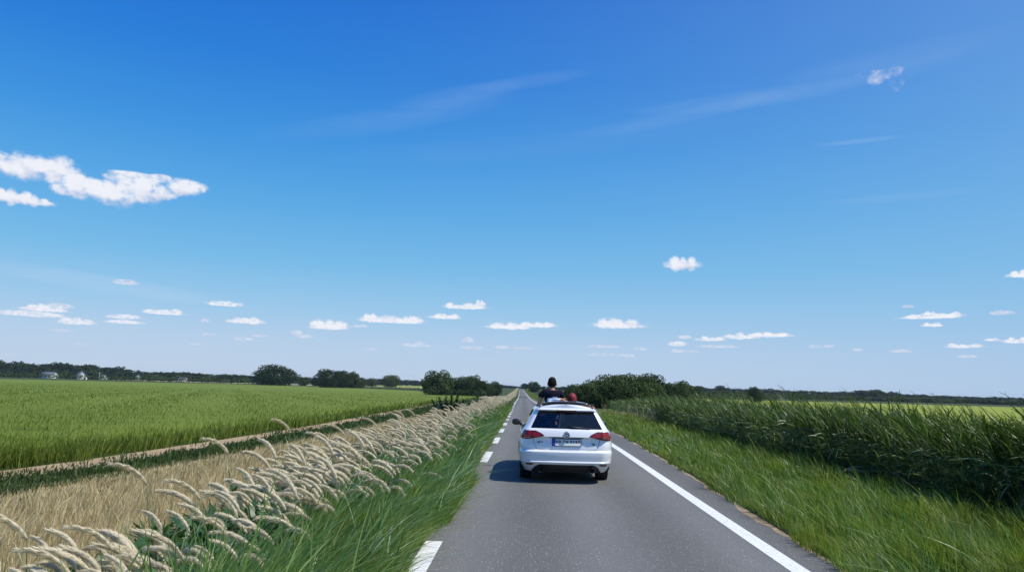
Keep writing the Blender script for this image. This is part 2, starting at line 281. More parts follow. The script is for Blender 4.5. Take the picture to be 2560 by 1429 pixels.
def dash(y0, y1, w=.095):
    yy = np.linspace(y0, y1, max(2, int((y1 - y0) / 1.0) + 1))
    for i in range(len(yy) - 1):
        k = len(vs)
        for yv, s in ((yy[i], -1), (yy[i], 1), (yy[i + 1], 1), (yy[i + 1], -1)):
            vs.append((CXX(yv) - HL + s * w, yv, P(yv) + .018))
        qs.append((k, k + 1, k + 2, k + 3))
for k in range(-10, 16):
    y0 = 17.9 + 6.05 * k
    if k == -1: dash(y0 + .3, y0 + 2.0, .05)
    elif k == -2: dash(5.8, 8.75)
    else: dash(y0, y0 + 2.9)
dash(113, 900, .10)
tag(obj('dashed_line', npmesh('dashed_line', vs, qs, mats=[M_paint])), kind='structure')
sheet('road_shadow_band', [lambda y: CXX(y) - 1.78, lambda y: CXX(y) + 1.78], 262, 296, 0.024, M_asph2)  # shadow lying across the far road, painted as a dark strip
# ------------------------------------------------------------------ field sheets
XSOIL = lambda y: tab(y, [-60, 5, 12, 16, 23, 32, 60, 100, 340, 1200], [-9.6, -9.2, -8.85, -8.4, -8.05, -7.9, -8.8, -11.0, -13, -16])
XDRY = lambda y: tab(y, [-60, 5, 11, 15, 25, 45, 80, 140, 1200], [-8.3, -8.1, -7.7, -7.4, -6.8, -6.5, -6.9, -7.0, -10])
sheet('dry_strip', [XDRY, lambda y: CXX(y) - 3.2], -60, 1100, 0.010, M_dry)
sheet('grass_verge_ground', [lambda y: CXX(y) - 4.0, lambda y: CXX(y) - 2.30], -60, 1100, 0.016, M_verge)
sheet('soil_strip', [lambda y: XSOIL(y) - .85, lambda y: XSOIL(y) + .10 + .12 * math.sin(y * .9) + .08 * math.sin(y * 2.7)], -60, 330, 0.010, M_soil)
sheet('right_verge_ground', [lambda y: CXX(y) + RE(y) + .10, lambda y: CXX(y) + 9.5], -60, 900, 0.012, M_verge)
def field(name, xe0, xf, y0, y1, h, material, side=-1):
    sheet(name, [xe0, lambda y: xe0(y) + side * .35] + [(lambda y, k=k: xe0(y) + (xf - xe0(y)) * k) for k in (.004, .012, .03, .08, .2, .45, 1)], y0, y1, [0.03, h * .8] + [h] * 7, material)
field('green_field', lambda y: XSOIL(y) - 1.35, -420, -60, 335, .35, M_crop)
vv = [(-23, 335), (-420, 335), (-420, 402), (-290, 408), (-180, 490), (-118, 462), (-60, 392), (-24, 352)]
me = bpy.data.meshes.new('green_field_far'); me.from_pydata([(x, y, P(y) + .35) for x, y in vv], [], [tuple(range(8))]); me.materials.append(M_crop)
o = obj('green_field', me); tag(o, kind='structure')
field('yellow_field', lambda y: 12.5 + 0 * y, 520, -60, 388, .35, M_crop2, side=1)
sheet('straw_field', [lambda y: -320, lambda y: -62], 560, 640, .25, M_straw)
sheet('straw_field', [lambda y: -150, lambda y: -40], 640, 900, .25, M_crop2)
sheet('straw_field', [lambda y: CXX(y) + 7, lambda y: 40], 760, 1000, .5, M_straw)
sheet('far_verge', [lambda y: CXX(y) - 5.3, lambda y: CXX(y) - 2.9], 300, 1000, .06, M_straw)
# ================================================================== vegetation
def ribbons(base, h, lean, w, yaw, nseg=3, curve=1.6, tipw=0.0, wbase=0.75, belly=0.35):
    """blades: base (n,3), h height, lean (n,2) horizontal travel of the tip, w width, yaw of the flat side"""
    n = len(base); ts = np.linspace(0, 1, nseg + 1)[:-1]
    rows = []
    side = np.stack([np.cos(yaw), np.sin(yaw), 0 * yaw], 1)
    for t_ in ts:
        c = base + np.stack([lean[:, 0] * t_**curve, lean[:, 1] * t_**curve, h * (t_ - .18 * t_**2 * np.minimum(1.5, np.hypot(lean[:, 0], lean[:, 1]) / np.maximum(h, .01)))], 1)
        k = wbase + (1 - wbase) * min(1, t_ / belly) if t_ < belly else max(tipw, 1 - ((t_ - belly) / (1 - belly))**1.6)
        rows += [c - side * (w * k / 2)[:, None], c + side * (w * k / 2)[:, None]]
    t_ = 1.0
    tip = base + np.stack([lean[:, 0], lean[:, 1], h * (1 - .18 * np.minimum(1.5, np.hypot(lean[:, 0], lean[:, 1]) / np.maximum(h, .01)))], 1)
    rows.append(tip); k = len(rows)
    v = np.stack(rows, 1).reshape(-1, 3); b0 = (np.arange(n) * k)[:, None]
    q = np.concatenate([b0 + np.array([[2 * i, 2 * i + 1, 2 * i + 3, 2 * i + 2]]) for i in range(nseg - 1)], 0) if nseg > 1 else np.zeros((0, 4), int)
    tr = b0 + np.array([[2 * nseg - 2, 2 * nseg - 1, 2 * nseg]])
    return v, q, tr
class Bag:
    def mq_all(s): return np.concatenate(s.mq)
    """collects arrays and links them as one mesh"""
    def __init__(s): s.v = []; s.q = []; s.t = []; s.mq = []; s.mt = []; s.n = 0
    def add(s, v, q=None, t=None, m=0):
        v = np.asarray(v, float).reshape(-1, 3); s.v.append(v)
        if q is not None and len(q): q = np.asarray(q).reshape(-1, 4); s.q.append(q + s.n); s.mq.append(np.full(len(q), m))
        if t is not None and len(t): t = np.asarray(t).reshape(-1, 3); s.t.append(t + s.n); s.mt.append(np.full(len(t), m))
        s.n += len(v)
    def mesh(s, name, mats, smooth=False):
        q = np.concatenate(s.q) if s.q else None; t = np.concatenate(s.t) if s.t else None
        return npmesh(name, np.concatenate(s.v), q, t, mats, np.concatenate(s.mq + s.mt), smooth)
def scatter(n, y0, y1, xa, xb, power=1.0):
    """n points between depth y0 and y1, thinning with distance"""
    u = rng.random(n)
    if power == 1: y = y0 * (y1 / y0)**u
    else: y = (y0**(1 - power) + u * (y1**(1 - power) - y0**(1 - power)))**(1 / (1 - power))
    a = np.array([xa(v) for v in y]) if callable(xa) else xa; b_ = np.array([xb(v) for v in y]) if callable(xb) else xb
    x = a + (b_ - a) * rng.random(n)
    return x, y
def grass(name, pts, hmean, lean, wmean, material, label, cat, zoff=.01, hvar=.3, leanvar=.5, nseg=3, wdist=1, clump=0.0, curve=1.6):
    x, y = pts; n = len(x); D = np.hypot(x, y)
    cl = .5 + .5 * np.sin(x * 2.3 + 1.7 * np.sin(y * 1.1)) * np.sin(y * 1.9 + np.sin(x * 3.1)) if clump else np.ones(n)
    hm = hmean(x, y) if callable(hmean) else hmean
    h = hm * np.exp(rng.normal(0, hvar, n)) * (1 - clump + clump * cl * 1.3)
    w = wmean * np.maximum(1, D / 9.0 * wdist) * (.6 + .8 * rng.random(n))
    ln = np.stack([lean[0] * h * np.exp(rng.normal(0, leanvar, n)) + rng.normal(0, .22, n) * h, lean[1] * h + rng.normal(0, .25, n) * h], 1)
    s1 = np.sin(x * 7.1 + 2.0 * np.sin(y * 3.3)) * np.sin(y * 5.7 + 1.3 * np.sin(x * 4.1)); s2 = np.sin(x * 5.3 - y * 4.4 + 1.5 * np.sin(y * 2.2))
    ln = ln + np.stack([.26 * s1 * h, .30 * s2 * h], 1)
    yaw = rng.normal(0, 1.1, n)
    v, q, t_ = ribbons(np.stack([x, y, P(y) + zoff], 1), h, ln, w, yaw, nseg, curve)
    b_ = Bag(); b_.add(v, q, t_)
    return tag(obj(name, b_.mesh(name, [material])), label, cat, kind='stuff')
G1 = leafmat('verge_grass', (.110, .190, .045), (.190, .292, .062), (.40, .47, .19), trans=.35, patch=.45, pscale=.7, rough=.45, spec=.5, warm=.35)
G1b = leafmat('verge_grass_right', (.096, .160, .032), (.158, .232, .048), (.34, .40, .14), trans=.35, patch=.5, pscale=.55, rough=.5, warm=.45)
G2 = leafmat('crop_leaf', (.122, .172, .022), (.165, .213, .028), (.21, .26, .045), trans=.3, patch=.3, pscale=.3, rough=.55)
G3 = leafmat('dry_grass', (.40, .32, .15), (.60, .50, .28), (.75, .67, .43), trans=.25, patch=.25, pscale=.6, tcol=(1, .9, .7))
G4 = leafmat('dark_weed', (.045, .072, .016), (.075, .115, .026), (.13, .17, .06), trans=.25, patch=.4, pscale=1.0)
# left verge, leaning out over the road edge
xl = lambda y: CXX(y) - 2.06 - .05 * math.sin(y * 1.7) - .04 * math.sin(y * 4.3) + .24 * math.exp(-((y - 12.2) / 3.2)**2)
hl = lambda x, y: .38 + .10 * np.exp(-(y - 5) / 3) - .14 * np.clip((x - (CXX(y) - 2.6)) / .5, 0, 1) + .05 * np.sin(y * 2.1 + x)
p1 = scatter(66000, 3.6, 70, lambda y: CXX(y) - 2.95 - .95 * min(1, max(0, (y - 6) / 7)), xl, 1.35)
grass('verge_grass', p1, hl, (.40, -.08), .0125, G1, 'long green grass leaning over the left edge of the road', 'grass', clump=.3, nseg=4)
p1 = scatter(12000, 60, 900, lambda y: CXX(y) - 3.3, lambda y: CXX(y) - 2.1, 1.3)
grass('verge_grass', p1, .22, (.4, 0), .007, G1, 'distant green grass verge beyond the car on the left of the road', 'grass', nseg=2, hvar=.2)
xh = scatter(5200, 5.0, 30, lambda y: CXX(y) - 3.6, lambda y: xl(y) - .12, 1.3)
G1c = leafmat('broad_blade', (.13, .25, .09), (.22, .36, .12), (.50, .55, .30), trans=.3, patch=.3, rough=.4, spec=.6)
grass('broad_blades', xh, .46, (.5, -.1), .017, G1c, 'scattered broad pale blades arching out of the left verge', 'grass', nseg=6, leanvar=.6, curve=2.0)
xr_ = lambda y: CXX(y) + RE(y)
xh = scatter(1700, 7.0, 34, lambda y: xr_(y) + .3, lambda y: 7.1, 1.3)
grass('broad_blades', xh, .26, (-.6, -.1), .010, G1c, 'scattered pale blades bending over in the right verge', 'grass', nseg=6, leanvar=.6, curve=2.0)
# right verge
XREED = lambda y: tab(y, [-60, 8, 11.7, 23.6, 35.6, 60, 75, 300], [7.4, 7.3, 7.2, 7.05, 7.4, 8.7, 9.0, 9.0])
xr = lambda y: CXX(y) + RE(y) + .06 + .07 * math.sin(y * 1.3) + .05 * math.sin(y * 3.9)
hr = lambda x, y: .19 + .04 * np.sin(y * 1.3 + x * 2)
p2 = scatter(100000, 4.5, 75, xr, lambda y: XREED(y) + .5, 1.35)
grass('verge_grass', p2, hr, (-.30, -.06), .0085, G1b, 'bright green grass between the white edge line and the tall reeds', 'grass', clump=.5, hvar=.38)
p2 = scatter(14000, 65, 900, xr, lambda y: CXX(y) + 6.5, 1.3)
grass('verge_grass', p2, .22, (-.3, 0), .007, G1b, 'distant green grass verge beyond the car on the right of the road', 'grass', nseg=2, hvar=.2)
# dry golden grass strip and the weeds beside it
XDRYv = lambda y: np.interp(y, [-60, 5, 11, 15, 25, 45, 80, 140, 1200], [-8.3, -8.1, -7.7, -7.4, -6.8, -6.5, -6.9, -7.0, -10])
p3 = scatter(72000, 4.5, 130, XDRY, lambda y: CXX(y) - 3.3, 1.3)
grass('dry_grass', p3, lambda x, y: .05 + .15 * np.clip((x - XDRYv(y)) / 2.2, 0, 1), (.15, .0), .0075, G3, 'dry golden grass strip between the plumed row and the green weeds', 'grass', hvar=.35, nseg=2, clump=.2)
YSb = 9 * (200 / 9) ** rng.random(2600); YSb = YSb[np.sin(YSb * 1.3) + np.sin(YSb * .47 + 1) > -.3]; XSb = np.interp(YSb, [5, 12, 16, 23, 32, 60, 100, 340], [-9.2, -8.85, -8.4, -8.05, -7.9, -8.8, -11.0, -13]) - .3
x_, y_ = scatter(9000, 10, 110, lambda y: XDRY(y) - .6, lambda y: XDRY(y) + 1.3, 1.2)
p4 = scatter(22000, 9.0, 200, lambda y: XSOIL(y) + .05 + .12 * math.sin(y * .9) + .08 * math.sin(y * 2.7), lambda y: XDRY(y) + .35, 1.25)
p4 = (np.concatenate([p4[0], x_[:1500]]), np.concatenate([p4[1], y_[:1500]]))
p4 = (np.concatenate([p4[0], XSb + rng.normal(0, .25, len(XSb))]), np.concatenate([p4[1], YSb]))
grass('low_weeds', p4, .09, (.1, 0), .012, G4, 'dark green strip of low weeds along the bare soil line', 'weeds', hvar=.4, nseg=2, clump=.5)
# green crop
p5 = scatter(210000, 8.5, 300, lambda y: -y * .78 - 9, lambda y: XSOIL(y) - .85 + .10 * math.sin(y * 2.1) + .07 * math.sin(y * 5.3), 1.22)
hc = lambda x, y: .40 + .02 * np.sin(x * .9 + y * .35) + .02 * np.sin(y * 1.7 - x)
grass('green_crop', p5, hc, (.10, 0), .010, G2, 'knee-high green crop filling the field on the left', 'crop', hvar=.14, nseg=2, clump=.0)
# flecks of pale flowers standing in the crop
x_, y_ = scatter(260, 11, 90, lambda y: -y * .75 - 8, lambda y: XSOIL(y) - .8, 1.1)
fb = Bag()
for x, y in zip(x_, y_):
    s = .008 * max(1, y / 16); z = P(y) + .44 + .06 * random.random()
    v = [(x + s, y, z), (x - s, y, z), (x, y + s, z), (x, y - s, z), (x, y, z + s), (x, y, z - s)]
    fb.add(v, None, [(0, 2, 4), (2, 1, 4), (1, 3, 4), (3, 0, 4), (2, 0, 5), (1, 2, 5), (3, 1, 5), (0, 3, 5)])
M_flower = plain('pale_petal', (.62, .64, .48), .7)
tag(obj('crop_flowers', fb.mesh('crop_flowers', [M_flower])), 'tiny pale flower heads scattered through the green crop', 'flowers', kind='stuff')
# ------------------------------------------------------------------ leaf building for single plants
def curve_leaf(b_, p0, dirh, L_, w, up0, droop, segs=6, m=0, fold=.0, roll=0.0, shape=.35):
    """one strap leaf: starts at p0, climbs at angle up0 towards dirh (unit xy) and droops"""
    p = np.array(p0, float); a = up0; pts = []; st_ = L_ / segs
    for i in range(segs + 1):
        pts.append(p.copy()); p = p + np.array([dirh[0] * math.cos(a), dirh[1] * math.cos(a), math.sin(a)]) * st_; a -= droop / segs
    sd_ = np.array([-dirh[1] * math.cos(roll), dirh[0] * math.cos(roll), math.sin(roll)])
    v = []
    for i, q in enumerate(pts):
        t_ = i / segs; k = (.45 + .55 * min(1, t_ / shape)) if t_ < shape else max(.02, 1 - ((t_ - shape) / (1 - shape))**1.8)
        v += [q - sd_ * w * k / 2, q + sd_ * w * k / 2]
    f = [(2 * i, 2 * i + 1, 2 * i + 3, 2 * i + 2) for i in range(segs)]
    b_.add(v, f, None, m)
def tube(b_, pts, rad, n=5, m=0, cap=True):
    pts = [np.array(p, float) for p in pts]; v = []
    for i, p in enumerate(pts):
        d_ = pts[min(i + 1, len(pts) - 1)] - pts[max(i - 1, 0)]; d_ = d_ / (np.linalg.norm(d_) + 1e-9)
        a = np.cross(d_, (0, 0, 1)) if abs(d_[2]) < .95 else np.cross(d_, (1, 0, 0)); a /= np.linalg.norm(a); c_ = np.cross(d_, a)
        r = rad[i] if hasattr(rad, '__len__') else rad
        for k in range(n):
            t_ = 2 * math.pi * k / n; v.append(p + a * math.cos(t_) * r + c_ * math.sin(t_) * r)
    f = [(i * n + k, i * n + (k + 1) % n, (i + 1) * n + (k + 1) % n, (i + 1) * n + k) for i in range(len(pts) - 1) for k in range(n)]
    tr = []
    if cap:
        v += [pts[0], pts[-1]]; e = len(v)
        tr = [(e - 2, (k + 1) % n, k) for k in range(n)] + [(e - 1, (len(pts) - 1) * n + k, (len(pts) - 1) * n + (k + 1) % n) for k in range(n)]
    b_.add(v, f, tr, m)
# ---- plumed grass: broad-leaved base, arching stems, cream bottlebrush plumes
M_pl_leaf = leafmat('broad_leaf', (.030, .085, .022), (.070, .145, .038), (.15, .22, .06), trans=.25, patch=.2, rough=.38, spec=.6)
m, t, b, o = mat('cream_plume'); g = N(t, 'ShaderNodeNewGeometry')
oi = N(t, 'ShaderNodeObjectInfo')
c = ramp(t, g.outputs['Random Per Island'], [(0, (.69, .60, .40)), (.4, (.86, .78, .57)), (1, (.92, .87, .70))])
c = mixc(t, M2(t, 'MULTIPLY', oi.outputs['Random'], .22), c, (.55, .42, .26))
L(t, c, b.inputs['Base Color']); b.inputs['Roughness'].default_value = .8; b.inputs['Specular IOR Level'].default_value = .15
tr = N(t, 'ShaderNodeBsdfTranslucent'); L(t, c, tr.inputs[0]); mx = N(t, 'ShaderNodeMixShader'); mx.inputs[0].default_value = .45
L(t, b.outputs[0], mx.inputs[1]); L(t, tr.outputs[0], mx.inputs[2]); L(t, mx.outputs[0], o.inputs[0])
M_plume = m
def plume_mesh(r, L_=.34, thick=.030, droop=1.9, up=.9, hairs=330):
    """starts at the origin, heads up along +x, arches over; spindle core with a fringe of bristles"""
    b_ = Bag(); segs = 9; pts = []; dirs = []; p = np.zeros(3); a = up
    for i in range(segs + 1):
        pts.append(p.copy()); dd = np.array([math.cos(a), 0, math.sin(a)]); dirs.append(dd); p = p + dd * L_ / segs; a -= droop / segs
    prof = lambda t_: thick * (.25 + .75 * math.sin(math.pi * min(1, (t_ * .94 + .06))**.8)**.8) * (1 if t_ < .85 else 1 - (t_ - .85) * 4)
    tube(b_, pts, [prof(i / segs) * .52 for i in range(segs + 1)], 6)
    u = r.random(hairs) ** .9 * .98; i = np.minimum((u * segs).astype(int), segs - 1); f = u * segs - i
    P0 = np.array(pts)[i] * (1 - f)[:, None] + np.array(pts)[i + 1] * f[:, None]; D = np.array(dirs)[i]
    ang = r.random(hairs) * 2 * math.pi; side = np.array([0, 1., 0]); nn = np.cross(D, side)
    rad = side * np.cos(ang)[:, None] + nn * np.sin(ang)[:, None]
    pr_ = np.array([prof(x) for x in u])
    base = P0 + rad * (pr_ * .35)[:, None]; ln = .055 * (.6 + .7 * r.random(hairs))
    tip = base + D * (ln * .85)[:, None] + rad * (ln * .33)[:, None] + np.array([0, 0, -1.]) * (ln * .10)[:, None]
    w = np.cross(D, rad) * (.0042 + .003 * r.random(hairs))[:, None]
    v = np.stack([base - w, base + w, tip], 1).reshape(-1, 3); k = np.arange(hairs)[:, None] * 3
    b_.add(v, None, k + np.array([[0, 1, 2]]))
    return b_.mesh('plume', [M_plume])
pr_ng = np.random.default_rng(3)
PLUMES = [plume_mesh(pr_ng, L_=pr_ng.uniform(.22, .40), thick=pr_ng.uniform(.026, .050), droop=pr_ng.uniform(.9, 2.1), up=pr_ng.uniform(.2, .9)) for _ in range(10)]
PLUMES += [plume_mesh(pr_ng, L_=pr_ng.uniform(.28, .40), thick=pr_ng.uniform(.028, .050), droop=pr_ng.uniform(.7, 1.3), up=pr_ng.uniform(.7, 1.15)) for _ in range(6)]
def plume_plant(k, nplume, hs=1.0, leafs=14, broad=True):
    r = np.random.default_rng(100 + k); b_ = Bag(); heads = []
    for i in range(leafs):
        a = r.uniform(0, 2 * math.pi); rr = r.uniform(0, .14)
        broadl = broad and r.random() < .6
        curve_leaf(b_, (math.cos(a) * rr, math.sin(a) * rr, r.uniform(0, .25)), (math.cos(a + r.normal(0, .5)), math.sin(a + r.normal(0, .5))), r.uniform(.34, .58) * (1 if broadl else 1.35), r.uniform(.045, .085) if broadl else r.uniform(.012, .02), r.uniform(.8, 1.45), r.uniform(.4, 1.9), 5, 0, roll=r.normal(0, .4), shape=.45)
    for i in range(nplume):
        a = r.uniform(0, 2 * math.pi); rr = r.uniform(0, .16); h = r.uniform(.42, .82) * hs
        # the stem leans with the wind and carries a plume that hangs over
        x0, y0 = math.cos(a) * rr, math.sin(a) * rr; lx, ly = r.normal(.0, .12), r.normal(0, .10)
        pts = [(x0, y0, 0), (x0 + lx * .3, y0 + ly * .3, h * .5), (x0 + lx, y0 + ly, h)]
        tube(b_, pts, [.006, .005, .004], 4, 0)
        heads.append(((x0 + lx, y0 + ly, h), r.integers(0, 10), r.normal(-.15, .45) if r.random() < .45 else r.normal(math.pi, .4), r.uniform(.8, 1.15)))
    return b_.mesh('plumed_grass', [M_pl_leaf]), heads
PPL = [plume_plant(k, n, hs, lf) for k, (n, hs, lf) in enumerate([(4, 1, 26), (3, .9, 30), (4, 1.05, 22), (2, 1.1, 30), (4, .85, 26), (5, 1, 20), (3, 1, 32), (4, .9, 22)])]
def place_plume(k, x, y, sc, rz, label, group='cream plumed grasses along the left verge'):
    me, heads = PPL[k]
    root = obj('plumed_grass', me, None, (x, y, float(P(y))), rz); root.scale = (sc, sc, sc)
    tag(root, label, 'grass', group)
    for (hp, pk, ry, s) in heads:
        c_ = obj('plume', PLUMES[pk if abs(ry) < 1.6 else 10 + pk % 6], root, hp, ry - rz * .85); s *= min(1.3, 1 / sc) * (.9 if sc > 1 else 1); c_.scale = (s, s, s)
    return root
near = []
rr_ = random.Random(11)
tries = 0
while len(near) < 274 and tries < 90000:
    tries += 1
    y = 4.6 * (75 / 4.6) ** (rr_.random() ** .85); x = CXX(y) - 4.12 + (1.1 + .35 * min(1, max(0, (y - 5) / 5))) * rr_.random() ** .9 - .15 * min(1, max(0, (y - 8) / 5))
    dmin = (.17 if y > 9 else .25) + .006 * y
    if all((x - a)**2 + (y - c_)**2 * .5 > dmin**2 for a, c_, _ in near): near.append((x, y, rr_.random()))
LPL = 'cream plumed grass in the dense row along the left verge'
for j in range(20): near.append((-3.75 + 1.5 * rr_.random(), 4.5 + 1.0 * rr_.random(), rr_.random()))
for i, (x, y, u) in enumerate(near):
    place_plume(int(u * 8) % 8, x, y, float(np.interp(y, [5, 7, 11, 20], [.66, .74, .96, .90])) * (.86 + .28 * rr_.random()), rr_.uniform(-.5, .5), LPL)
for (x, y, sc, k, lab) in [(-3.5, 7.4, .85, 3, 'tall cream plumed grass on the dry strip side of the row, nearest the camera'), (-3.7, 9.9, .92, 3, 'tall cream plumed grass rising above the row in front of the dry strip'), (-3.55, 12.0, 1.12, 3, 'tallest cream plumed grass, two heads standing clear against the green field'),
                           (-1.9, 13.4, .62, 1, 'short cream plumed grass alone in the green verge near the road'), (-2.3, 8.4, .7, 4, 'short cream plumed grass at the front edge of the row beside long green grass')]:
    place_plume(k, x, y, sc, .1, lab, 'cream plumed grasses along the left verge')
# broad-leaved plants filling the bank at the near left
def bank_mesh(k):
    r = np.random.default_rng(1200 + k); b_ = Bag()
    for i in range(26):
        a = r.uniform(0, 6.28); rr = r.uniform(0, .16)
        curve_leaf(b_, (math.cos(a) * rr, math.sin(a) * rr, r.uniform(0, .22)), (math.cos(a + r.normal(0, .4)), math.sin(a + r.normal(0, .4))), r.uniform(.26, .46), r.uniform(.06, .10), r.uniform(.7, 1.45), r.uniform(.3, 1.8), 6, 0, roll=r.normal(0, .4), shape=.45)
    for i in range(3): tube(b_, [(0, 0, 0), (r.normal(0, .05), r.normal(0, .05), .3), (r.normal(0, .1), r.normal(0, .1), .5)], [.009, .007, .004], 5)
    return b_.mesh('broad_leaved_plant', [M_pl_leaf])
BK = [bank_mesh(k) for k in range(5)]; bank = []
bank += [(-3.7 + .17 * j, 4.6 + .35 * (j * 7 % 3)) for j in range(12)]
while len(bank) < 78:
    y = 4.7 * (11 / 4.7) ** rr_.random(); x = CXX(y) - 4.25 + 1.5 * rr_.random()
    if all((x - a)**2 + (y - c_)**2 > .04 for a, c_ in bank): bank.append((x, y))
for i, (x, y) in enumerate(bank):
    o = obj('broad_leaved_plant', BK[i % 5], None, (x, y, float(P(y))), rr_.uniform(0, 6.28)); s = rr_.uniform(.75, 1.05); o.scale = (s, s, s)
    tag(o, 'broad-leaved green plant under the cream plumes at the near left', 'plant', 'broad-leaved plants under the plumes')
# far end of the row: reads as one mass
def inst_bag(b_, me_arr, x, y, z, sc, rz, m=0):
    v, q, t_ = me_arr; c_, s_ = math.cos(rz) * sc, math.sin(rz) * sc
    vv_ = np.stack([v[:, 0] * c_ - v[:, 1] * s_ + x, v[:, 0] * s_ + v[:, 1] * c_ + y, v[:, 2] * sc + z], 1); b_.add(vv_, q, t_, m)
def arr(me):
    v = np.empty(len(me.vertices) * 3, np.float32); me.vertices.foreach_get('co', v); q = [p.vertices[:] for p in me.polygons if len(p.vertices) == 4]; t_ = [p.vertices[:] for p in me.polygons if len(p.vertices) == 3]
    return v.reshape(-1, 3), np.array(q).reshape(-1, 4), np.array(t_).reshape(-1, 3)
lowp = []
for s in range(4):
    r = np.random.default_rng(50 + s); b_ = Bag()
    for i in range(9):
        x0, y0, h = r.normal(0, .3), r.normal(0, .5), r.uniform(.5, .9); a = r.uniform(.5, 1.2); p = np.array([x0, y0, h]); pts = []
        me_ = plume_mesh(r, L_=r.uniform(.3, .42), thick=.04, droop=r.uniform(.9, 2), up=r.uniform(.4, 1.1), hairs=42); inst_bag(b_, arr(me_), x0, y0, h, 1.15, r.normal(0, .5) + (math.pi if r.random() < .5 else 0)); bpy.data.meshes.remove(me_)
        for j in range(3): curve_leaf(b_, (x0 + r.normal(0, .1), y0, 0), (r.normal(0, 1), r.normal(0, 1)), h * 1.05, .05, 1.3, .6, 3, 1)
    lowp.append((arr(b_.mesh('plume_mass', [M_plume, M_pl_leaf])), np.concatenate([b_.mq_all()])))
fb = Bag()
for i in range(1000):
    y = 62 * (1000 / 62) ** rr_.random(); x = CXX(y) - 4.3 + 1.5 * rr_.random() - (1.0 * min(1, max(0, y - 100) / 300)) * rr_.random()
    (av, aq, at), _m = lowp[i % 4]; inst_bag(fb, (av, aq, at), x, y, float(P(y)), .9 + .25 * rr_.random(), rr_.uniform(-.3, .3)); fb.mq[-1] = _m
tag(obj('plumed_grass_mass', fb.mesh('plumed_grass_mass', [M_plume, M_pl_leaf])), 'far end of the cream plumed row running to the horizon beside the road', 'grass', kind='stuff')
# ------------------------------------------------------------------ tall reeds on the right
M_reed = leafmat('reed_leaf', (.024, .052, .009), (.085, .145, .028), (.32, .40, .14), trans=.27, patch=.25, pscale=.6, rough=.4, spec=.55)
M_reedtip = leafmat('reed_tassel', (.06, .09, .03), (.11, .14, .06), trans=.25, patch=.2)
def reed_mesh(k, nl=17):
    """root mesh: stem + leaves streaming to -x with the wind; second mesh: the thin bent tassel"""
    r = np.random.default_rng(300 + k); H = r.uniform(1.45, 1.72); b_ = Bag()
    lean = r.uniform(.10, .30)
    sp_ = lambda t_: np.array([-lean * t_**2.2, r.normal(0, .004), H * t_])
    pts = [sp_(t_) for t_ in np.linspace(0, 1, 6)]; tube(b_, pts, [.010, .010, .009, .008, .006, .004], 5)
    for i in range(nl):
        t_ = .10 + .88 * (i + r.random() * .6) / nl; a = (math.pi + r.normal(0, .5)) if (t_ > .5 or r.random() < .55) else r.uniform(0, 6.28)
        up_ = r.uniform(.9, 1.35) if t_ > .6 else r.uniform(.5, 1.2)
        curve_leaf(b_, sp_(t_), (math.cos(a), math.sin(a)), r.uniform(.45, .75), r.uniform(.022, .038), up_, r.uniform(.3, 1.1) if t_ > .6 else r.uniform(.9, 2.2), 6, 0, roll=r.normal(0, .55), shape=.3)
    c_ = Bag(); p = np.array(pts[-1]); a = 1.25; tp = []
    for j in range(7): tp.append(p.copy()); p = p + np.array([-math.cos(a), 0, math.sin(a)]) * .105; a -= r.uniform(.06, .20)
    tube(c_, tp, [.005, .006, .007, .007, .006, .004, .002], 4)
    for j in range(14):
        q = tp[1 + j % 5]; curve_leaf(c_, q, (-math.cos(r.normal(0, .5)), math.sin(r.normal(0, .7))), r.uniform(.05, .11), .007, .8, .6, 2, 0)
    return b_.mesh('reed', [M_reed]), c_.mesh('tassel', [M_reedtip])
REEDS = [reed_mesh(k) for k in range(9)]
pts_ = []; tries = 0
while len(pts_) < 285 and tries < 60000:
    tries += 1
    y = 8.6 * (46 / 8.6) ** rr_.random(); x = XREED(y) + .12 + .9 * rr_.random() ** 1.3
    if all((x - a)**2 + (y - c_)**2 > (.11 + .003 * y)**2 for a, c_ in pts_): pts_.append((x, y))
hvar = lambda x, y: 1 + .03 * min(1, max(0, (19 - y) / 8)) + .07 * math.sin(y * .75) + .05 * math.sin(y * 1.9 + x)
for i, (x, y) in enumerate(pts_):
    k = i % 9; r_ = obj('reed', REEDS[k][0], None, (x, y, float(P(y))), rr_.normalvariate(0, .3)); s = hvar(x, y) * (rr_.uniform(.67, .81) if rr_.random() < .76 else rr_.uniform(.80, .96) * (.88 if y < 14 else 1)); r_.scale = (s, s, s)
    tag(r_, 'tall green reed in the front rows of the bed along the right verge', 'reed', 'tall reeds at the front of the bed')
    if rr_.random() < .62: obj('tassel', REEDS[k][1], r_)
ra = [arr(a) for a, _ in REEDS]; ta = [arr(a) for _, a in REEDS]
fb = Bag()
for i in range(3900):
    if i < 3000: y = 7.5 * (50 / 7.5) ** rr_.random(); x = XREED(y) + .5 + 2.0 * rr_.random()
    else: y = 40 * (78 / 40) ** rr_.random(); x = XREED(y) + .1 + 2.2 * rr_.random()
    s = hvar(x, y) * (rr_.uniform(.63, .79) if rr_.random() < .93 else rr_.uniform(.78, .92) * (.88 if y < 14 else 1)) * (1 if y < 55 else max(.7, 1 - (y - 55) * .015)); k = i % 9; rz = rr_.normalvariate(0, .35)
    inst_bag(fb, ra[k], x, y, float(P(y)), s, rz, 0)
    if rr_.random() < .22: inst_bag(fb, ta[k], x, y, float(P(y)), s, rz, 1)
tag(obj('reed_bed', fb.mesh('reed_bed', [M_reed, M_reedtip])), 'dense dark mass of tall wind-bent reeds behind the front rows on the right', 'reeds', kind='stuff')
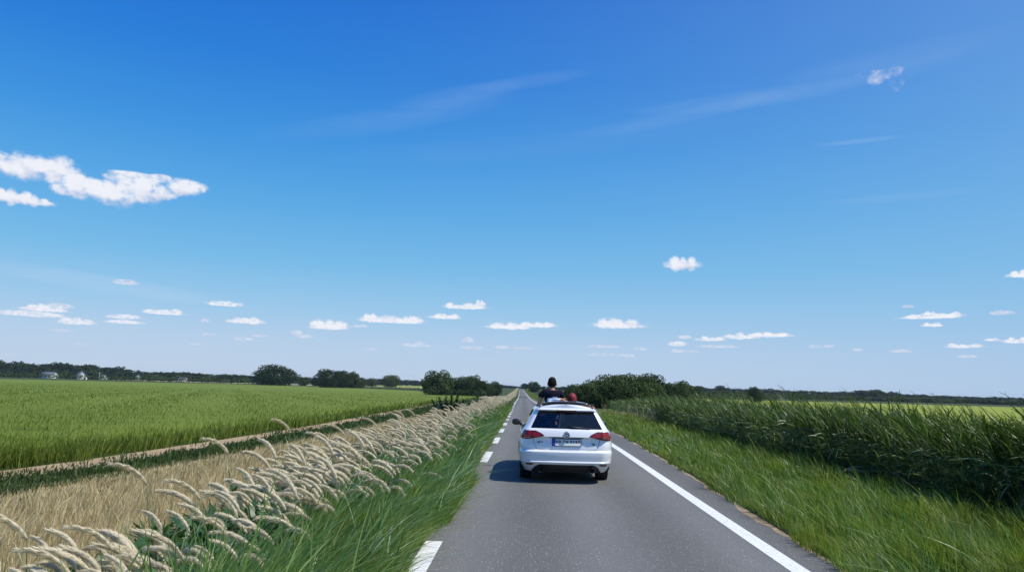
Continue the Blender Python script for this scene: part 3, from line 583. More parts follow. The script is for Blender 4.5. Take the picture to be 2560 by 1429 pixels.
# low scrub continuing the bed beyond
fb = Bag()
for i in range(420):
    y = 62 * (105 / 62) ** rr_.random(); x = 8.6 + 5.0 * rr_.random() + (y - 62) * .03
    inst_bag(fb, ra[i % 9], x, y, float(P(y)), rr_.uniform(.5, .72), rr_.normalvariate(0, .5), 0)
tag(obj('low_scrub', fb.mesh('low_scrub', [M_reed])), 'low green scrub in front of the big bushes right of the car', 'scrub', kind='stuff')
# tufts in front of the reeds
M_tuft = leafmat('pale_weed', (.10, .14, .05), (.20, .22, .10), (.38, .34, .20), trans=.25)
def tuft_mesh(k, n=26, h=.5, material=None):
    r = np.random.default_rng(700 + k); b_ = Bag()
    for i in range(n):
        a = r.uniform(0, 6.28); curve_leaf(b_, (r.normal(0, .05), r.normal(0, .05), 0), (math.cos(a), math.sin(a)), h * r.uniform(.6, 1.15), r.uniform(.008, .016), r.uniform(1.0, 1.5), r.uniform(.3, 1.6), 5, 0, roll=r.normal(0, .5))
    for i in range(3):
        q = np.array([r.normal(0, .05), r.normal(0, .05), 0]); tip = q + np.array([r.normal(-.15, .1), r.normal(0, .1), h * 1.35]); tube(b_, [q, (q + tip) / 2 + (.02, 0, 0), tip], [.004, .003, .002], 4)
        for j in range(9):
            w = (q + (tip - q) * (.72 + .03 * j)); curve_leaf(b_, w, (-.8, r.normal(0, .6)), .09, .006, .9, 1.2, 2)
    return b_.mesh('weed_tuft', [material or M_tuft])
TF = [tuft_mesh(k) for k in range(4)]
for i, (x, y, s) in enumerate([(7.25, 18.3, 1), (7.4, 15.2, .9), (7.5, 13.6, 1.1), (7.45, 12.6, 1.0), (7.3, 11.4, 1.2), (7.5, 22.5, .9), (7.3, 26.0, .8), (7.35, 20.4, .9), (7.5, 14.3, .8), (7.45, 10.7, 1.1), (7.2, 29.0, .8), (7.4, 33.5, .9)]):
    o = obj('weed_tuft', TF[i % 4], None, (x, y, float(P(y))), i * 1.1); o.scale = (s, s, s)
    tag(o, 'pale feathery weed tuft in the grass at the foot of the reeds', 'weed', 'weed tufts at the foot of the reeds')
# golden flattened plumes lying at the foot of the reeds
bb = bpy.data.objects.new('fallen_grass', None); C.objects.link(bb); bb.location = (7.35, 16.8, float(P(16.8)) + .22)
tag(bb, 'golden dried plumes bent over together at the foot of the reeds', 'dry grass')
M_gold = leafmat('golden_plume', (.42, .30, .15), (.60, .47, .27), trans=.2, tcol=(1, .9, .7))
for i in range(9):
    me = PLUMES[i].copy(); me.materials.clear(); me.materials.append(M_gold)
    c_ = obj('plume', me, bb, (-.3 + .09 * i, random.uniform(-.25, .25), random.uniform(-.12, .06)), random.uniform(-.4, .4)); c_.scale = (1.5, 1.2, 1.0)
# dry pale tufts beside the scrub, right of the car
M_dryt = leafmat('straw_tuft', (.33, .28, .15), (.50, .44, .27), trans=.2, tcol=(1, .9, .7))
TD = [tuft_mesh(20 + k, 40, .62, M_dryt) for k in range(3)]
for i, (x, y) in enumerate([(6.0, 62), (6.6, 60), (7.1, 57), (7.5, 55), (7.9, 53), (6.9, 64), (7.4, 60.5), (8.0, 57), (7.6, 47), (7.75, 44.5)]):
    o = obj('dry_tuft', TD[i % 3], None, (x, y, float(P(y))), i * 1.3); o.scale = (1.5, 1.5, 1.0)
    tag(o, 'straw-coloured grass tuft by the scrub where the reed bed ends', 'dry grass', 'straw-coloured tufts at the end of the reed bed')
# tall dark weeds standing up behind the plumed row
M_dk = leafmat('tall_weed_leaf', (.016, .045, .012), (.035, .075, .02), trans=.2)
wr = bpy.data.objects.new('tall_weed', None); C.objects.link(wr); wr.location = (-4.05, 42, float(P(42)))
tag(wr, 'dark leafy weed with upright spikes rising behind the cream plumes', 'weed')
r = np.random.default_rng(899); b_ = Bag()
for i in range(340):
    a = r.uniform(0, 6.28); q = r.uniform(0, 1) ** .5; curve_leaf(b_, (math.cos(a) * q * .95, math.sin(a) * q * .7, r.uniform(.0, .75) * (1.1 - q * .6)), (math.cos(a), math.sin(a)), r.uniform(.2, .4), .085, r.uniform(.3, 1.3), .9, 3, 0, shape=.5)
obj('foliage', b_.mesh('foliage', [M_dk]), wr)
for i in range(7):
    r = np.random.default_rng(900 + i); b_ = Bag(); h = [1.0, 1.25, 1.45, 1.5, 1.3, 1.05, .95][i]; x0 = -.9 + .3 * i; tp = np.array([x0 + (i - 3) * .06, 0, h])
    tube(b_, [(x0 * .6, 0, 0), (x0 * .85, 0, h * .5), tp], [.015, .012, .006], 5)
    for j in range(80):
        t_ = r.uniform(.05, 1.0); a = r.uniform(0, 6.28); q = np.array([x0 * .6, 0, 0]) * (1 - t_) + tp * t_
        curve_leaf(b_, q, (math.cos(a), math.sin(a)), r.uniform(.22, .40) * (1.5 - t_), .08, .9, .9, 3, 0, shape=.5)
    obj('stem', b_.mesh('stem', [M_dk]), wr)
# ================================================================== trees, hedges
def crown(k, lobes=26, leaves=5200, ls=.055, flat=.42, squash=1.0, low=.0):
    """leafy crown in a unit box (diameter 1, height 1): lobes set over a dome, leaf clumps on and under each lobe's skin"""
    r = np.random.default_rng(1000 + k); c_ = []; rad = []
    for i in range(lobes):
        u = (i + .5) / lobes; z = 1 - 2 * u; a = i * 2.39996 + r.normal(0, .3); q = math.sqrt(max(0, 1 - z * z)); s = r.uniform(.55, .80)
        c_.append((math.cos(a) * q * .36 * s / .7, math.sin(a) * q * .36 * s / .7, .52 + z * .34 * s / .7)); rad.append(r.uniform(.13, .21))
    c_ = np.array(c_); rad = np.array(rad); per = leaves // lobes; V = []; 
    for cc_, rr in zip(c_, rad):
        d_ = r.normal(size=(per, 3)); d_ /= np.linalg.norm(d_, axis=1)[:, None]; ro = rr * (1 + .10 * np.sin(d_[:, 0] * 9 + k) * np.sin(d_[:, 1] * 8)) * np.where(r.random(per) < .8, r.uniform(.86, 1.10, per), r.uniform(.3, .8, per))
        p = cc_ + d_ * ro[:, None] * np.array([1, 1, .9])
        n = d_ + r.normal(0, .75, (per, 3)); n /= np.linalg.norm(n, axis=1)[:, None]
        a = np.cross(n, r.normal(size=(per, 3))); a /= np.linalg.norm(a, axis=1)[:, None]; b_ = np.cross(n, a); s = ls * r.uniform(.5, 1.25, per)[:, None]
        V.append(np.stack([p - a * s * .5, p + b_ * s * .32, p + a * s * .5, p - b_ * s * .32], 1))
    v = np.concatenate(V).reshape(-1, 3); v[:, 2] = np.maximum(v[:, 2], low)
    q = np.arange(len(v)).reshape(-1, 4)
    return v, q
def trunk_mesh(k, material):
    r = np.random.default_rng(k); b_ = Bag()
    tube(b_, [(0, 0, -.02), (.005, 0, .12), (.0, .01, .3), (.01, 0, .62)], [.035, .026, .022, .010], 8)
    for i in range(6):
        a = i * 1.05; z = .2 + .05 * i; tube(b_, [(0, 0, z), (math.cos(a) * .12, math.sin(a) * .12, z + .13), (math.cos(a) * .26, math.sin(a) * .26, z + .22)], [.014, .009, .004], 5)
    return b_.mesh('trunk', [material])
M_bark = plain('bark', (.10, .08, .06), .9, scale=20, var=.3, bump=.6)
TC = {'dark': ((.012, .028, .008), (.034, .062, .016), (.075, .115, .032)), 'mid': ((.035, .062, .016), (.068, .105, .028), (.12, .16, .05)), 'pale': ((.040, .068, .022), (.075, .110, .036), (.12, .16, .06)), 'far': ((.012, .028, .012), (.028, .050, .022), (.045, .072, .035))}
TM = {k: leafmat('foliage_' + k, *v, trans=.12, patch=.35, pscale=.22, rough=.7, spec=.15) for k, v in TC.items()}
TR = trunk_mesh(1, M_bark)
CRV = [crown(k, lobes=l, leaves=n, ls=s) for k, (l, n, s) in enumerate([(30, 9000, .050), (26, 9000, .048), (34, 9500, .046), (22, 8000, .055)])]
CRL = [crown(10 + k, lobes=l, leaves=n, ls=s) for k, (l, n, s) in enumerate([(16, 1500, .10), (13, 1300, .11), (18, 1600, .10), (14, 1400, .11), (20, 1700, .095)])]
CM = {}
def crown_me(lod, k, kind):
    key = (lod, k, kind)
    if key not in CM: v, q = (CRV if lod else CRL)[k]; CM[key] = npmesh('crown', v, q, mats=[TM[kind]])
    return CM[key]
def tree(x, y, w, h, kind, label, group=None, lod=1, k=0, name='tree', dz=0.0, cat='tree', rz=None, low=.06):
    r_ = bpy.data.objects.new(name, None); C.objects.link(r_); r_.location = (x, y, float(P(y)) + dz); tag(r_, label, cat, group)
    r_.rotation_euler[2] = rr_.uniform(0, 6.28) if rz is None else rz
    me = crown_me(lod, k % (4 if lod else 5), kind)
    c_ = obj('crown', me, r_, (0, 0, -low * h)); c_.scale = (w * 1.12, w * 1.12, h * (1 + low) * 1.03)
    t_ = obj('trunk', TR, r_); t_.scale = (w * .8, w * .8, h)
    return r_
# single trees on the left
tree(-160.2, 480, 27.5, 13.4, 'dark', 'biggest round dark tree standing alone at the far edge of the green field', k=2, low=.16)
tree(-111.5, 423, 13.0, 10.6, 'dark', 'dark rounded tree with a bumpy top, left of the paler tree beside it', k=0, low=.15)
tree(-104.6, 428, 10.0, 11.0, 'dark', 'dark upright tree in the middle of the field-edge group of four', k=1, low=.12)
tree(-100.0, 436, 8.5, 9.6, 'mid', 'greyish green tree at the right of the field-edge group of four', k=3, low=.12)
tree(-97.5, 445, 7.0, 7.2, 'pale', 'small pale tree trailing right of the field-edge group', k=1)
tree(-126.9, 620, 8.6, 7.2, 'mid', 'small round tree left of the neat dome-shaped tree', k=2, low=.15)
tree(-106.8, 600, 13.4, 9.8, 'mid', 'neat dome-shaped tree alone in the far pale field', k=0, low=.12)
tree(-165.5, 560, 8.2, 6.2, 'mid', 'small bushy tree just right of the biggest round tree', k=3, low=.15)
tree(-156.5, 562, 8.2, 5.6, 'dark', 'low bushy tree between the round tree and the field-edge group', k=1, low=.15)
tree(-28.9, 250, 9.4, 8.4, 'mid', 'leftmost broad tree of the clump behind the long field hedge', k=3, low=.32)
tree(-26.0, 262, 6.6, 7.0, 'dark', 'dark tree second from left in the clump behind the long field hedge', k=1, low=.32)
tree(-22.6, 268, 6.4, 6.9, 'mid', 'tree in the middle of the clump behind the long field hedge', k=2, low=.32)
tree(-19.6, 260, 6.0, 6.6, 'pale', 'rounded paler tree right of centre in the clump behind the hedge', k=0, low=.32)
tree(-17.0, 254, 6.2, 7.1, 'mid', 'tall narrow tree near the right end of the clump behind the hedge', k=3, low=.32)
tree(-13.9, 250, 4.8, 6.0, 'dark', 'last tree at the right end of the clump behind the hedge', k=1, low=.32)
tree(-11.3, 300, 4.8, 5.8, 'dark', 'small round dark tree closest to the plumed row, left of the road', k=2, low=.15)
tree(-12.6, 285, 3.4, 4.6, 'mid', 'little paler tree tucked against the small round dark tree', k=0, low=.15)
tree(6.8, 520, 8.0, 7.3, 'dark', 'round dark tree just right of the far road', k=3, low=.14)
tree(1.0, 900, 9.8, 7.4, 'far', 'bluish rounded tree where the road meets the horizon', k=1, low=.15)
tree(10.6, 335, 8.0, 3.0, 'mid', 'low wide bush below the round tree right of the far road', k=2, name='bush', cat='bush', low=.2)
# bushes and trees on the right of the car
RB = [(8.3, 101, 4.4, 3.1, 'mid', 'low bush nearest the road, left end of the big green thicket'), (10.2, 104, 4.8, 3.9, 'mid', 'rounded bush with a crest, second from the left of the thicket'), (12.6, 109, 5.2, 4.5, 'mid', 'broad bush in the middle of the thicket above the low scrub'),
      (15.2, 113, 5.4, 4.7, 'mid', 'tallest of the light green bushes in the thicket'), (18.0, 117, 4.8, 4.7, 'mid', 'bush at the right of the thicket beside the dark tree'), (11.2, 96, 4.2, 3.3, 'dark', 'dark lower bush in front of the middle of the thicket'),
      (14.4, 97, 4.6, 3.4, 'mid', 'lower bush in front of the right half of the thicket'), (7.9, 112, 3.6, 2.9, 'dark', 'dark small bush at the roadside behind the red cap'), (17.2, 103, 3.8, 3.4, 'mid', 'low bush at the foot of the dark tree'), (9.2, 95, 3.0, 2.3, 'dark', 'small dark bush at the front left foot of the thicket')]
for i, (x, y, w, h, kd, lab) in enumerate(RB): tree(x, y, w, h * 1.04, kd, lab, 'bushes of the roadside thicket', k=i, name='bush', cat='bush', low=.12)
tree(21.3, 125, 4.6, 5.5, 'dark', 'dark tree with a knobbly top rising at the right of the thicket', k=2, low=.10)
tree(23.0, 121, 3.4, 4.3, 'dark', 'dark tree on the right shoulder of the knobbly topped tree', k=1)
tree(19.2, 118, 3.0, 4.6, 'dark', 'dark slender tree between the thicket and the knobbly topped tree', k=0)
tree(38.8, 185, 6.2, 5.7, 'mid', 'rounded tree standing apart right of the thicket', k=3, low=.12)
tree(42.6, 190, 4.2, 4.7, 'mid', 'smaller tree joined to the right of the rounded standing tree', k=2, low=.12)
tree(91.4, 300, 4.8, 6.4, 'dark', 'dark tree sticking up from the low hedge beyond the yellow field', k=0)
tree(97.5, 318, 7.2, 6.0, 'mid', 'broad tree right of the dark one beyond the yellow field', k=1)
# ---- rows on the horizon: every tree a thing of its own
def atd(px, py, D):
    v = CR @ Vector(((px - 1280) / 1860, -(py - 714.5) / 1860, -1)); v *= D / v.y; return v.x, v.z + EYE
ORD = ['first', 'second', 'third', 'fourth', 'fifth', 'sixth', 'seventh', 'eighth', 'ninth', 'tenth', 'eleventh', 'twelfth', 'thirteenth', 'fourteenth', 'fifteenth', 'sixteenth', 'seventeenth', 'eighteenth', 'nineteenth', 'twentieth', 'twenty-first', 'twenty-second', 'twenty-third', 'twenty-fourth', 'twenty-fifth', 'twenty-sixth', 'twenty-seventh', 'twenty-eighth', 'twenty-ninth', 'thirtieth']
REFS = [(-200, 'left edge'), (125, 'half-hidden long white house'), (203, 'white gabled cottage'), (250, 'pale utility pole'), (457, 'low white field building'), (690, 'biggest round dark tree'), (925, 'field-edge tree group'), (978, 'neat dome-shaped tree'), (1140, 'clump behind the hedge'), (1385, 'man on the car'), (1638, 'knobbly topped tree'), (1712, 'rounded standing tree'), (1885, 'lone dark hedge tree'), (2175, 'close pair above the wood')]
def row(prof, D, step, wf, kind, label, group, frac=1.0, jit=.1, name='tree', cat='tree', dj=20):
    px = prof[0][0]; i = 0; n = 0; cnt = {}
    while px < prof[-1][0]:
        top = float(np.interp(px, [a for a, _ in prof], [b_ for _, b_ in prof])); DD = D(px) if callable(D) else D; DD += rr_.uniform(-dj, dj)
        x, z = atd(px, top, DD); h = (z - float(P(DD))) * frac * (1 + rr_.uniform(-jit, jit * .6)); w = step * DD / 1860 * wf * rr_.uniform(.85, 1.25)
        ref = [q for p_, q in REFS if p_ <= px][-1]; cnt[ref] = cnt.get(ref, -1) + 1
        tree(x, DD, w, max(h, 1.5), kind if isinstance(kind, str) else kind[n % len(kind)], label % (ORD[min(29, cnt[ref])], ref), group, lod=0, k=rr_.randrange(5), name=name, cat=cat, low=.12)
        px += step * rr_.uniform(.8, 1.2); n += 1
pl = [(-60, 900), (0, 902), (20, 905), (30, 908), (45, 905), (80, 905), (98, 910), (130, 906), (165, 907), (190, 912), (215, 910), (240, 914), (262, 917), (275, 917), (295, 915), (320, 922), (345, 928), (400, 928), (430, 929), (460, 929), (500, 932), (540, 935), (640, 937)]
row(pl, 660, 17, 2.3, ('far', 'dark', 'far'), '%s tree right of the %s, left wood skyline', 'trees of the wood on the left horizon')
row([(-60, 925), (100, 924), (300, 930), (420, 936), (660, 944)], 610, 24, 1.9, ('dark', 'mid', 'far'), '%s low tree right of the %s, left wood front', 'lower trees at the front of the left wood', jit=.25)
row([(640, 938), (760, 940), (800, 944), (900, 945), (980, 947), (1060, 950), (1200, 955), (1290, 964), (1310, 967)], lambda p: 1050, 14, 1.9, 'far', '%s bluish tree right of the %s, on the horizon', 'bluish trees on the centre left horizon', jit=.15)
row([(1350, 966), (1440, 965), (1680, 967), (1740, 966), (1782, 968), (1830, 970), (1880, 970), (1950, 972), (2080, 978), (2160, 978), (2185, 974), (2230, 978), (2300, 986), (2420, 990), (2520, 993), (2640, 994)], lambda p: 800, 19, 2.0, ('far', 'dark', 'far'), '%s dark tree right of the %s, right horizon wood', 'trees of the wood on the right horizon', jit=.18)
row([(1690, 974), (1900, 980), (2100, 987), (2300, 993), (2640, 1002)], 560, 21, 2.0, ('dark', 'mid'), '%s low tree right of the %s, front hedge line', 'hedge trees beyond the yellow field', jit=.2)
for px, top, D, w in [(2190, 973, 700, 15), (2155, 975, 720, 11), (1800, 963, 640, 9), (1745, 962, 640, 10)]:
    x, z = atd(px, top, D); tree(x, D, w, z - float(P(D)), 'dark', {2190: 'dark broad tree standing above the right wood, right one of a close pair', 2155: 'dark tree above the right wood, left one of a close pair', 1800: 'small dark tree poking above the right wood behind the yellow field', 1745: 'dark rounded tree above the right wood, nearest the standing tree'}[px], lod=1, k=px % 4, low=.1)
# ---- hedges (clipped or continuous: one thing each)
def hedge(pts, w, h, kind, label, name='hedge', n=260, ls=.35):
    r = np.random.default_rng(int(abs(pts[0][0]) * 10)); V = []; pts = np.array(pts, float); seg = np.hypot(*np.diff(pts, axis=0).T); tot = seg.sum(); cnt = int(tot * n / 10)
    u = r.random(cnt) * tot; cs = np.concatenate([[0], np.cumsum(seg)]); x = np.interp(u, cs, pts[:, 0]); y = np.interp(u, cs, pts[:, 1])
    a = r.uniform(0, math.pi, cnt); rad = r.uniform(.75, 1.05, cnt); hh = h * (1 + .12 * np.sin(u * .9) + .08 * np.sin(u * 2.3))
    dx = np.gradient(np.interp(u, cs, pts[:, 0])) * 0; off = np.cos(a) * rad * w / 2; z = np.sin(a)**.6 * rad * hh
    t_ = (pts[-1] - pts[0]) / np.linalg.norm(pts[-1] - pts[0]); c_ = np.stack([x - t_[1] * off, y + t_[0] * off, P(y) + z], 1)
    nrm = np.stack([-t_[1] * np.cos(a), t_[0] * np.cos(a), np.sin(a)], 1) + r.normal(0, .6, (cnt, 3)); nrm /= np.linalg.norm(nrm, axis=1)[:, None]
    A = np.cross(nrm, r.normal(size=(cnt, 3))); A /= np.linalg.norm(A, axis=1)[:, None]; B_ = np.cross(nrm, A); s = ls * r.uniform(.6, 1.3, cnt)[:, None]
    v = np.stack([c_ - A * s * .5, c_ + B_ * s * .35, c_ + A * s * .5, c_ - B_ * s * .35], 1).reshape(-1, 3)
    return tag(obj(name, npmesh(name, v, np.arange(len(v)).reshape(-1, 4), mats=[TM[kind]])), label, 'hedge')
hedge([(-36, 268), (-26, 252), (-13.5, 232), (-12.2, 220)], 3.0, 2.3, 'dark', 'long low dark hedge below the clump of trees left of the road', n=500)
hedge([(-95, 430), (-60, 400), (-33, 372)], 2.5, 1.9, 'mid', 'low hedge running from the field-edge trees toward the clump', n=420)
hedge([(-11.6, 205), (-10.6, 192)], 2.6, 2.0, 'dark', 'short dark hedge end beside the plumed row', n=700)
hedge([(-420, 520), (-300, 530), (-190, 540)], 5, 3.2, 'mid', 'tall even belt of dark maize beyond the green field on the left', n=260, ls=.8)
hedge([(55, 300), (75, 330), (150, 420), (200, 440)], 5, 3.4, 'mid', 'long green hedge belt at the far side of the yellow field', n=260, ls=.7)
hedge([(12, 240), (9.5, 300)], 3.0, 2.6, 'mid', 'rounded hedge between the thicket and the far road', n=500, ls=.4)
# ------------------------------------------------------------------ far buildings
M_wall = plain('white_render', (.78, .78, .76), .8); M_roof = plain('slate_roof', (.12, .135, .155), .7, scale=3); M_pane = plain('window_pane', (.03, .04, .05), .15); M_door = plain('painted_door', (.16, .12, .09), .6)
def boxv(b_, c_, s, m=0):
    x, y, z = c_; a, d_, e = s[0] / 2, s[1] / 2, s[2] / 2
    v = [(x + i * a, y + j * d_, z + k * e) for k in (-1, 1) for j in (-1, 1) for i in (-1, 1)]
    b_.add(v, [(0, 2, 3, 1), (4, 5, 7, 6), (0, 1, 5, 4), (2, 6, 7, 3), (0, 4, 6, 2), (1, 3, 7, 5)], None, m)
def house(x, y, w, l, hw, hr_, rz, label, windows=2, name='house', cat='house'):
    r_ = bpy.data.objects.new(name, None); C.objects.link(r_); r_.location = (x, y, float(P(y))); r_.rotation_euler[2] = rz; tag(r_, label, cat, 'white houses below the left wood')
    b_ = Bag(); a, d_ = w / 2, l / 2     # gable end faces -y
    v = [(-a, -d_, -.5), (a, -d_, -.5), (a, d_, -.5), (-a, d_, -.5), (-a, -d_, hw), (a, -d_, hw), (a, d_, hw), (-a, d_, hw), (0, -d_, hw + hr_), (0, d_, hw + hr_)]
    b_.add(v, [(0, 1, 5, 4), (1, 2, 6, 5), (2, 3, 7, 6), (3, 0, 4, 7)], [(4, 5, 8), (6, 7, 9)]); obj('wall', b_.mesh('wall', [M_wall]), r_)
    b_ = Bag(); e = .35; k = hr_ / a
    for s in (-1, 1):
        v = [(s * (a + e), -d_ - e, hw - e * k), (0, -d_ - e, hw + hr_ + .05), (0, d_ + e, hw + hr_ + .05), (s * (a + e), d_ + e, hw - e * k)]; v += [(p[0], p[1], p[2] + .18) for p in v]
        b_.add(v, [(0, 1, 2, 3), (4, 7, 6, 5), (0, 4, 5, 1), (1, 5, 6, 2), (2, 6, 7, 3), (3, 7, 4, 0)])
    rf = obj('roof', b_.mesh('roof', [M_roof]), r_)
    if l > 8: b_ = Bag(); boxv(b_, (0, d_ * .6, hw + hr_ + .3), (.5, .5, .9)); obj('chimney', b_.mesh('chimney', [M_roof]), rf)
    b_ = Bag(); boxv(b_, (a * .45, -d_ - .02, 1.0), (1.0, .06, 2.1)); obj('door', b_.mesh('door', [M_door]), r_)
    for i in range(windows):
        b_ = Bag(); boxv(b_, (-a * .45, -d_ - .02, 1.6) if i == 0 else (-a - .02, -d_ + l * i / windows, 1.5), (1.1, .06, 1.2) if i == 0 else (.06, 1.1, 1.2)); obj('window', b_.mesh('window', [M_pane]), r_)
x, z = atd(203, 945, 560); house(x, 560, 6.6, 8.5, 3.0, 2.7, R(40), 'white gabled cottage with a slate roof at the edge of the green field', 3)
x, z = atd(122, 945, 585); house(x, 585, 5.5, 13, 2.9, 1.8, R(75), 'long low white house half hidden by the bushes, far left', 4)
x, z = atd(345, 940, 600); house(x, 600, 2.6, 3.5, 3.4, 1.0, R(20), 'tiny white house among the trees right of the utility pole', 2)
x, z = atd(457, 946, 590); house(x, 590, 3.6, 6.0, 2.6, .7, R(80), 'low white building at the far edge of the field, farthest right', 3)
x, z = atd(258, 944, 600); house(x, 600, 3.6, 5, 2.2, 1.4, R(60), 'small white outbuilding just right of the utility pole', 2)
pr = bpy.data.objects.new('utility_pole', None); C.objects.link(pr); x, z = atd(248, 945, 500); pr.location = (x, 500, float(P(500))); tag(pr, 'pale utility pole beside the white gabled cottage', 'utility pole')
M_pole = plain('weathered_wood', (.42, .40, .36), .9)
b_ = Bag(); tube(b_, [(0, 0, -.3), (0, 0, 5.6)], [.20, .15], 8); obj('post', b_.mesh('post', [M_pole]), pr)
b_ = Bag(); boxv(b_, (0, 0, 5.2), (1.5, .14, .14)); obj('crossarm', b_.mesh('crossarm', [M_pole]), pr)
# ================================================================== the car
CARX, CARY = 0.83, 14.22            # rear bumper, middle, on the ground
M_white = plain('white_car_paint', (.80, .81, .83), .28, spec=.5, coat=1.0, var=.012, scale=3)
M_black = plain('black_plastic', (.018, .018, .020), .45, var=.2)
M_gloss = plain('gloss_black', (.010, .010, .012), .12, var=.1)
M_under = plain('underbody', (.012, .012, .013), .8, var=.2)
M_rubber = plain('tyre_rubber', (.016, .016, .017), .75, scale=30, var=.25)
M_alloy = plain('alloy', (.45, .46, .48), .35, metal=.8)
M_chrome = plain('chrome', (.60, .63, .70), .48, metal=1.0)
M_red = plain('red_lens', (.26, .004, .008), .3, coat=.25, var=.15, scale=25)
M_redd = plain('dark_red_lens', (.085, .004, .008), .3, coat=.25, var=.15, scale=25)
M_redb = plain('bright_lens_strip', (.85, .42, .36), .2, var=.1)
M_blue = plain('plate_blue', (.010, .05, .42), .4)
M_plate = plain('plate_white', (.78, .78, .76), .35)
M_ink = plain('plate_ink', (.012, .012, .014), .5)
M_seam = plain('panel_gap', (.05, .055, .065), .7)
M_cab = plain('cabin_fabric', (.035, .036, .042), .9)
M_cabl = plain('cabin_light_trim', (.32, .33, .33), .8)
def glassmat(name, tint, fmix=.06):
    m, t, b, o = mat(name); t.nodes.remove(b)
    tr = N(t, 'ShaderNodeBsdfTransparent'); gl = N(t, 'ShaderNodeBsdfGlossy'); gl.inputs['Roughness'].default_value = .02
    n = N(t, 'ShaderNodeTexNoise'); n.inputs['Scale'].default_value = 2.0; g = N(t, 'ShaderNodeTexCoord'); L(t, g.outputs['Object'], n.inputs['Vector'])
    L(t, mixc(t, n.outputs[0], tint, tuple(x * .92 for x in tint)), tr.inputs[0])
    f = N(t, 'ShaderNodeFresnel'); f.inputs[0].default_value = 1.5; mx = N(t, 'ShaderNodeMixShader')
    L(t, M2(t, 'ADD', f.outputs[0], fmix), mx.inputs[0]); L(t, tr.outputs[0], mx.inputs[1]); L(t, gl.outputs[0], mx.inputs[2]); L(t, mx.outputs[0], o.inputs[0]); return m
M_tint = glassmat('tinted_glass', (.26, .28, .31)); M_clear = glassmat('side_glass', (.75, .80, .80)); M_roofg = glassmat('roof_glass', (.03, .03, .035), .03)
car = bpy.data.objects.new('estate_car', None); C.objects.link(car); car.location = (CARX, CARY, float(P(16))); car.rotation_euler[2] = R(.35)
tag(car, 'white estate car seen from behind with people rising through its open roof', 'car')
ZL = [.22, .26, .30, .335, .36, .39, .41, .43, .50, .56, .595, .615, .635, .66, .70, .76, .82, .855, .875, .90, .94, .98, 1.005, 1.025, 1.08, 1.14, 1.20, 1.26, 1.31, 1.335, 1.35, 1.365, 1.385, 1.40]
zt = lambda z, a: float(np.interp(z, [p for p, _ in a], [q for _, q in a]))
Wz = lambda z: zt(z, [(.22, .78), (.30, .83), (.36, .855), (.43, .875), (.56, .893), (.70, .895), (.80, .888), (.90, .868), (.98, .838), (1.025, .800), (1.14, .735), (1.26, .668), (1.34, .618), (1.365, .600), (1.385, .585), (1.40, .560)])
rz_ = lambda z: zt(z, [(.22, .16), (.30, .085), (.36, .035), (.385, .0), (.41, -.008), (.43, .012), (.50, .006), (.56, .0), (.595, .004), (.635, .075), (.70, .080), (.82, .118), (.855, .112), (.875, .060), (.94, .085), (.98, .105), (1.005, .125), (1.025, .150), (1.335, .395), (1.35, .345), (1.365, .335), (1.385, .37), (1.40, .43)])
fz = lambda z: zt(z, [(.22, 4.44), (.40, 4.55), (.60, 4.54), (.72, 4.48), (.80, 4.30), (.88, 3.95), (.94, 3.65), (.98, 3.45), (1.025, 3.36), (1.335, 2.72), (1.365, 2.64), (1.385, 2.56), (1.40, 2.46)])
az_ = lambda z: zt(z, [(.22, .26), (.60, .26), (.90, .20), (1.025, .13), (1.40, .10)])
bz_ = lambda z: zt(z, [(.22, .36), (.60, .40), (.90, .34), (1.025, .24), (1.335, .22), (1.40, .25)])
BOW = .085
NS, NC, NB = 16, 9, 70
def half(z):
    """half outline at height z from the middle of the rear to the middle of the front"""
    w, r, f, a, b_ = Wz(z), rz_(z), fz(z), az_(z), bz_(z); p = []
    for i in range(NS + 1):
        x = (w - a) * i / NS; p.append((x, r + BOW * (x / w)**2))
    y0 = r + BOW * ((w - a) / w)**2
    for i in range(1, NC + 1):
        t_ = i / NC * math.pi / 2; p.append((w - a + a * math.sin(t_), y0 + b_ * (1 - math.cos(t_))))
    ys_ = y0 + b_; af, bf = min(.35, w * .5), .5; ye = f - .12 - bf
    for i in range(1, NB + 1):
        y = ys_ + (ye - ys_) * i / NB; taper = .03 * max(0, (y - 3.2) / 1.0) if z < 1.0 else .05 * max(0, (y - 2.0) / 1.0); p.append((w - taper, y))
    w2 = p[-1][0]
    for i in range(1, 7):
        t_ = i / 6 * math.pi / 2; p.append((w2 - af * (1 - math.cos(t_)), ye + bf * math.sin(t_)))
    x0 = w2 - af; y1 = ye + bf
    for i in range(1, 7): x = x0 * (1 - i / 6); p.append((x, y1 + .12 * (1 - (x / x0)**2)))
    return p
rows = []
for z in ZL:
    h_ = half(z); rows.append([(x, y, z) for x, y in h_])
NP = len(rows[0])
top = rows[-1]; KR = [.985, .96, .92, .86, .79, .70, .56, .40, .22, .0]
for k in KR: rows.append([(x * k, y + (1 - k) * .02 * 0, 1.40 + .072 * (1 - k**2.6)) for x, y, z in top])
A_ = np.array(rows)                      # (rows, NP, 3) right half
REAR_AX, FRONT_AX, RW = 1.03, 3.66, .325
arch = {}
Rr, Np = A_.shape[0], A_.shape[1]
for j in range(Rr):
    for i in range(Np):
        x, y, z = A_[j, i]
        if x < .6 or z > .9: continue
        for ax in (REAR_AX, FRONT_AX):
            dd = math.hypot(y - ax, z - .325); RA = .375
            if dd < RA + .055 and dd > RA - .01: pass
            if abs(dd - RA) < .028 and dd > 0:
                A_[j, i, 1] = ax + (y - ax) * RA / dd; A_[j, i, 2] = .325 + (z - .325) * RA / dd
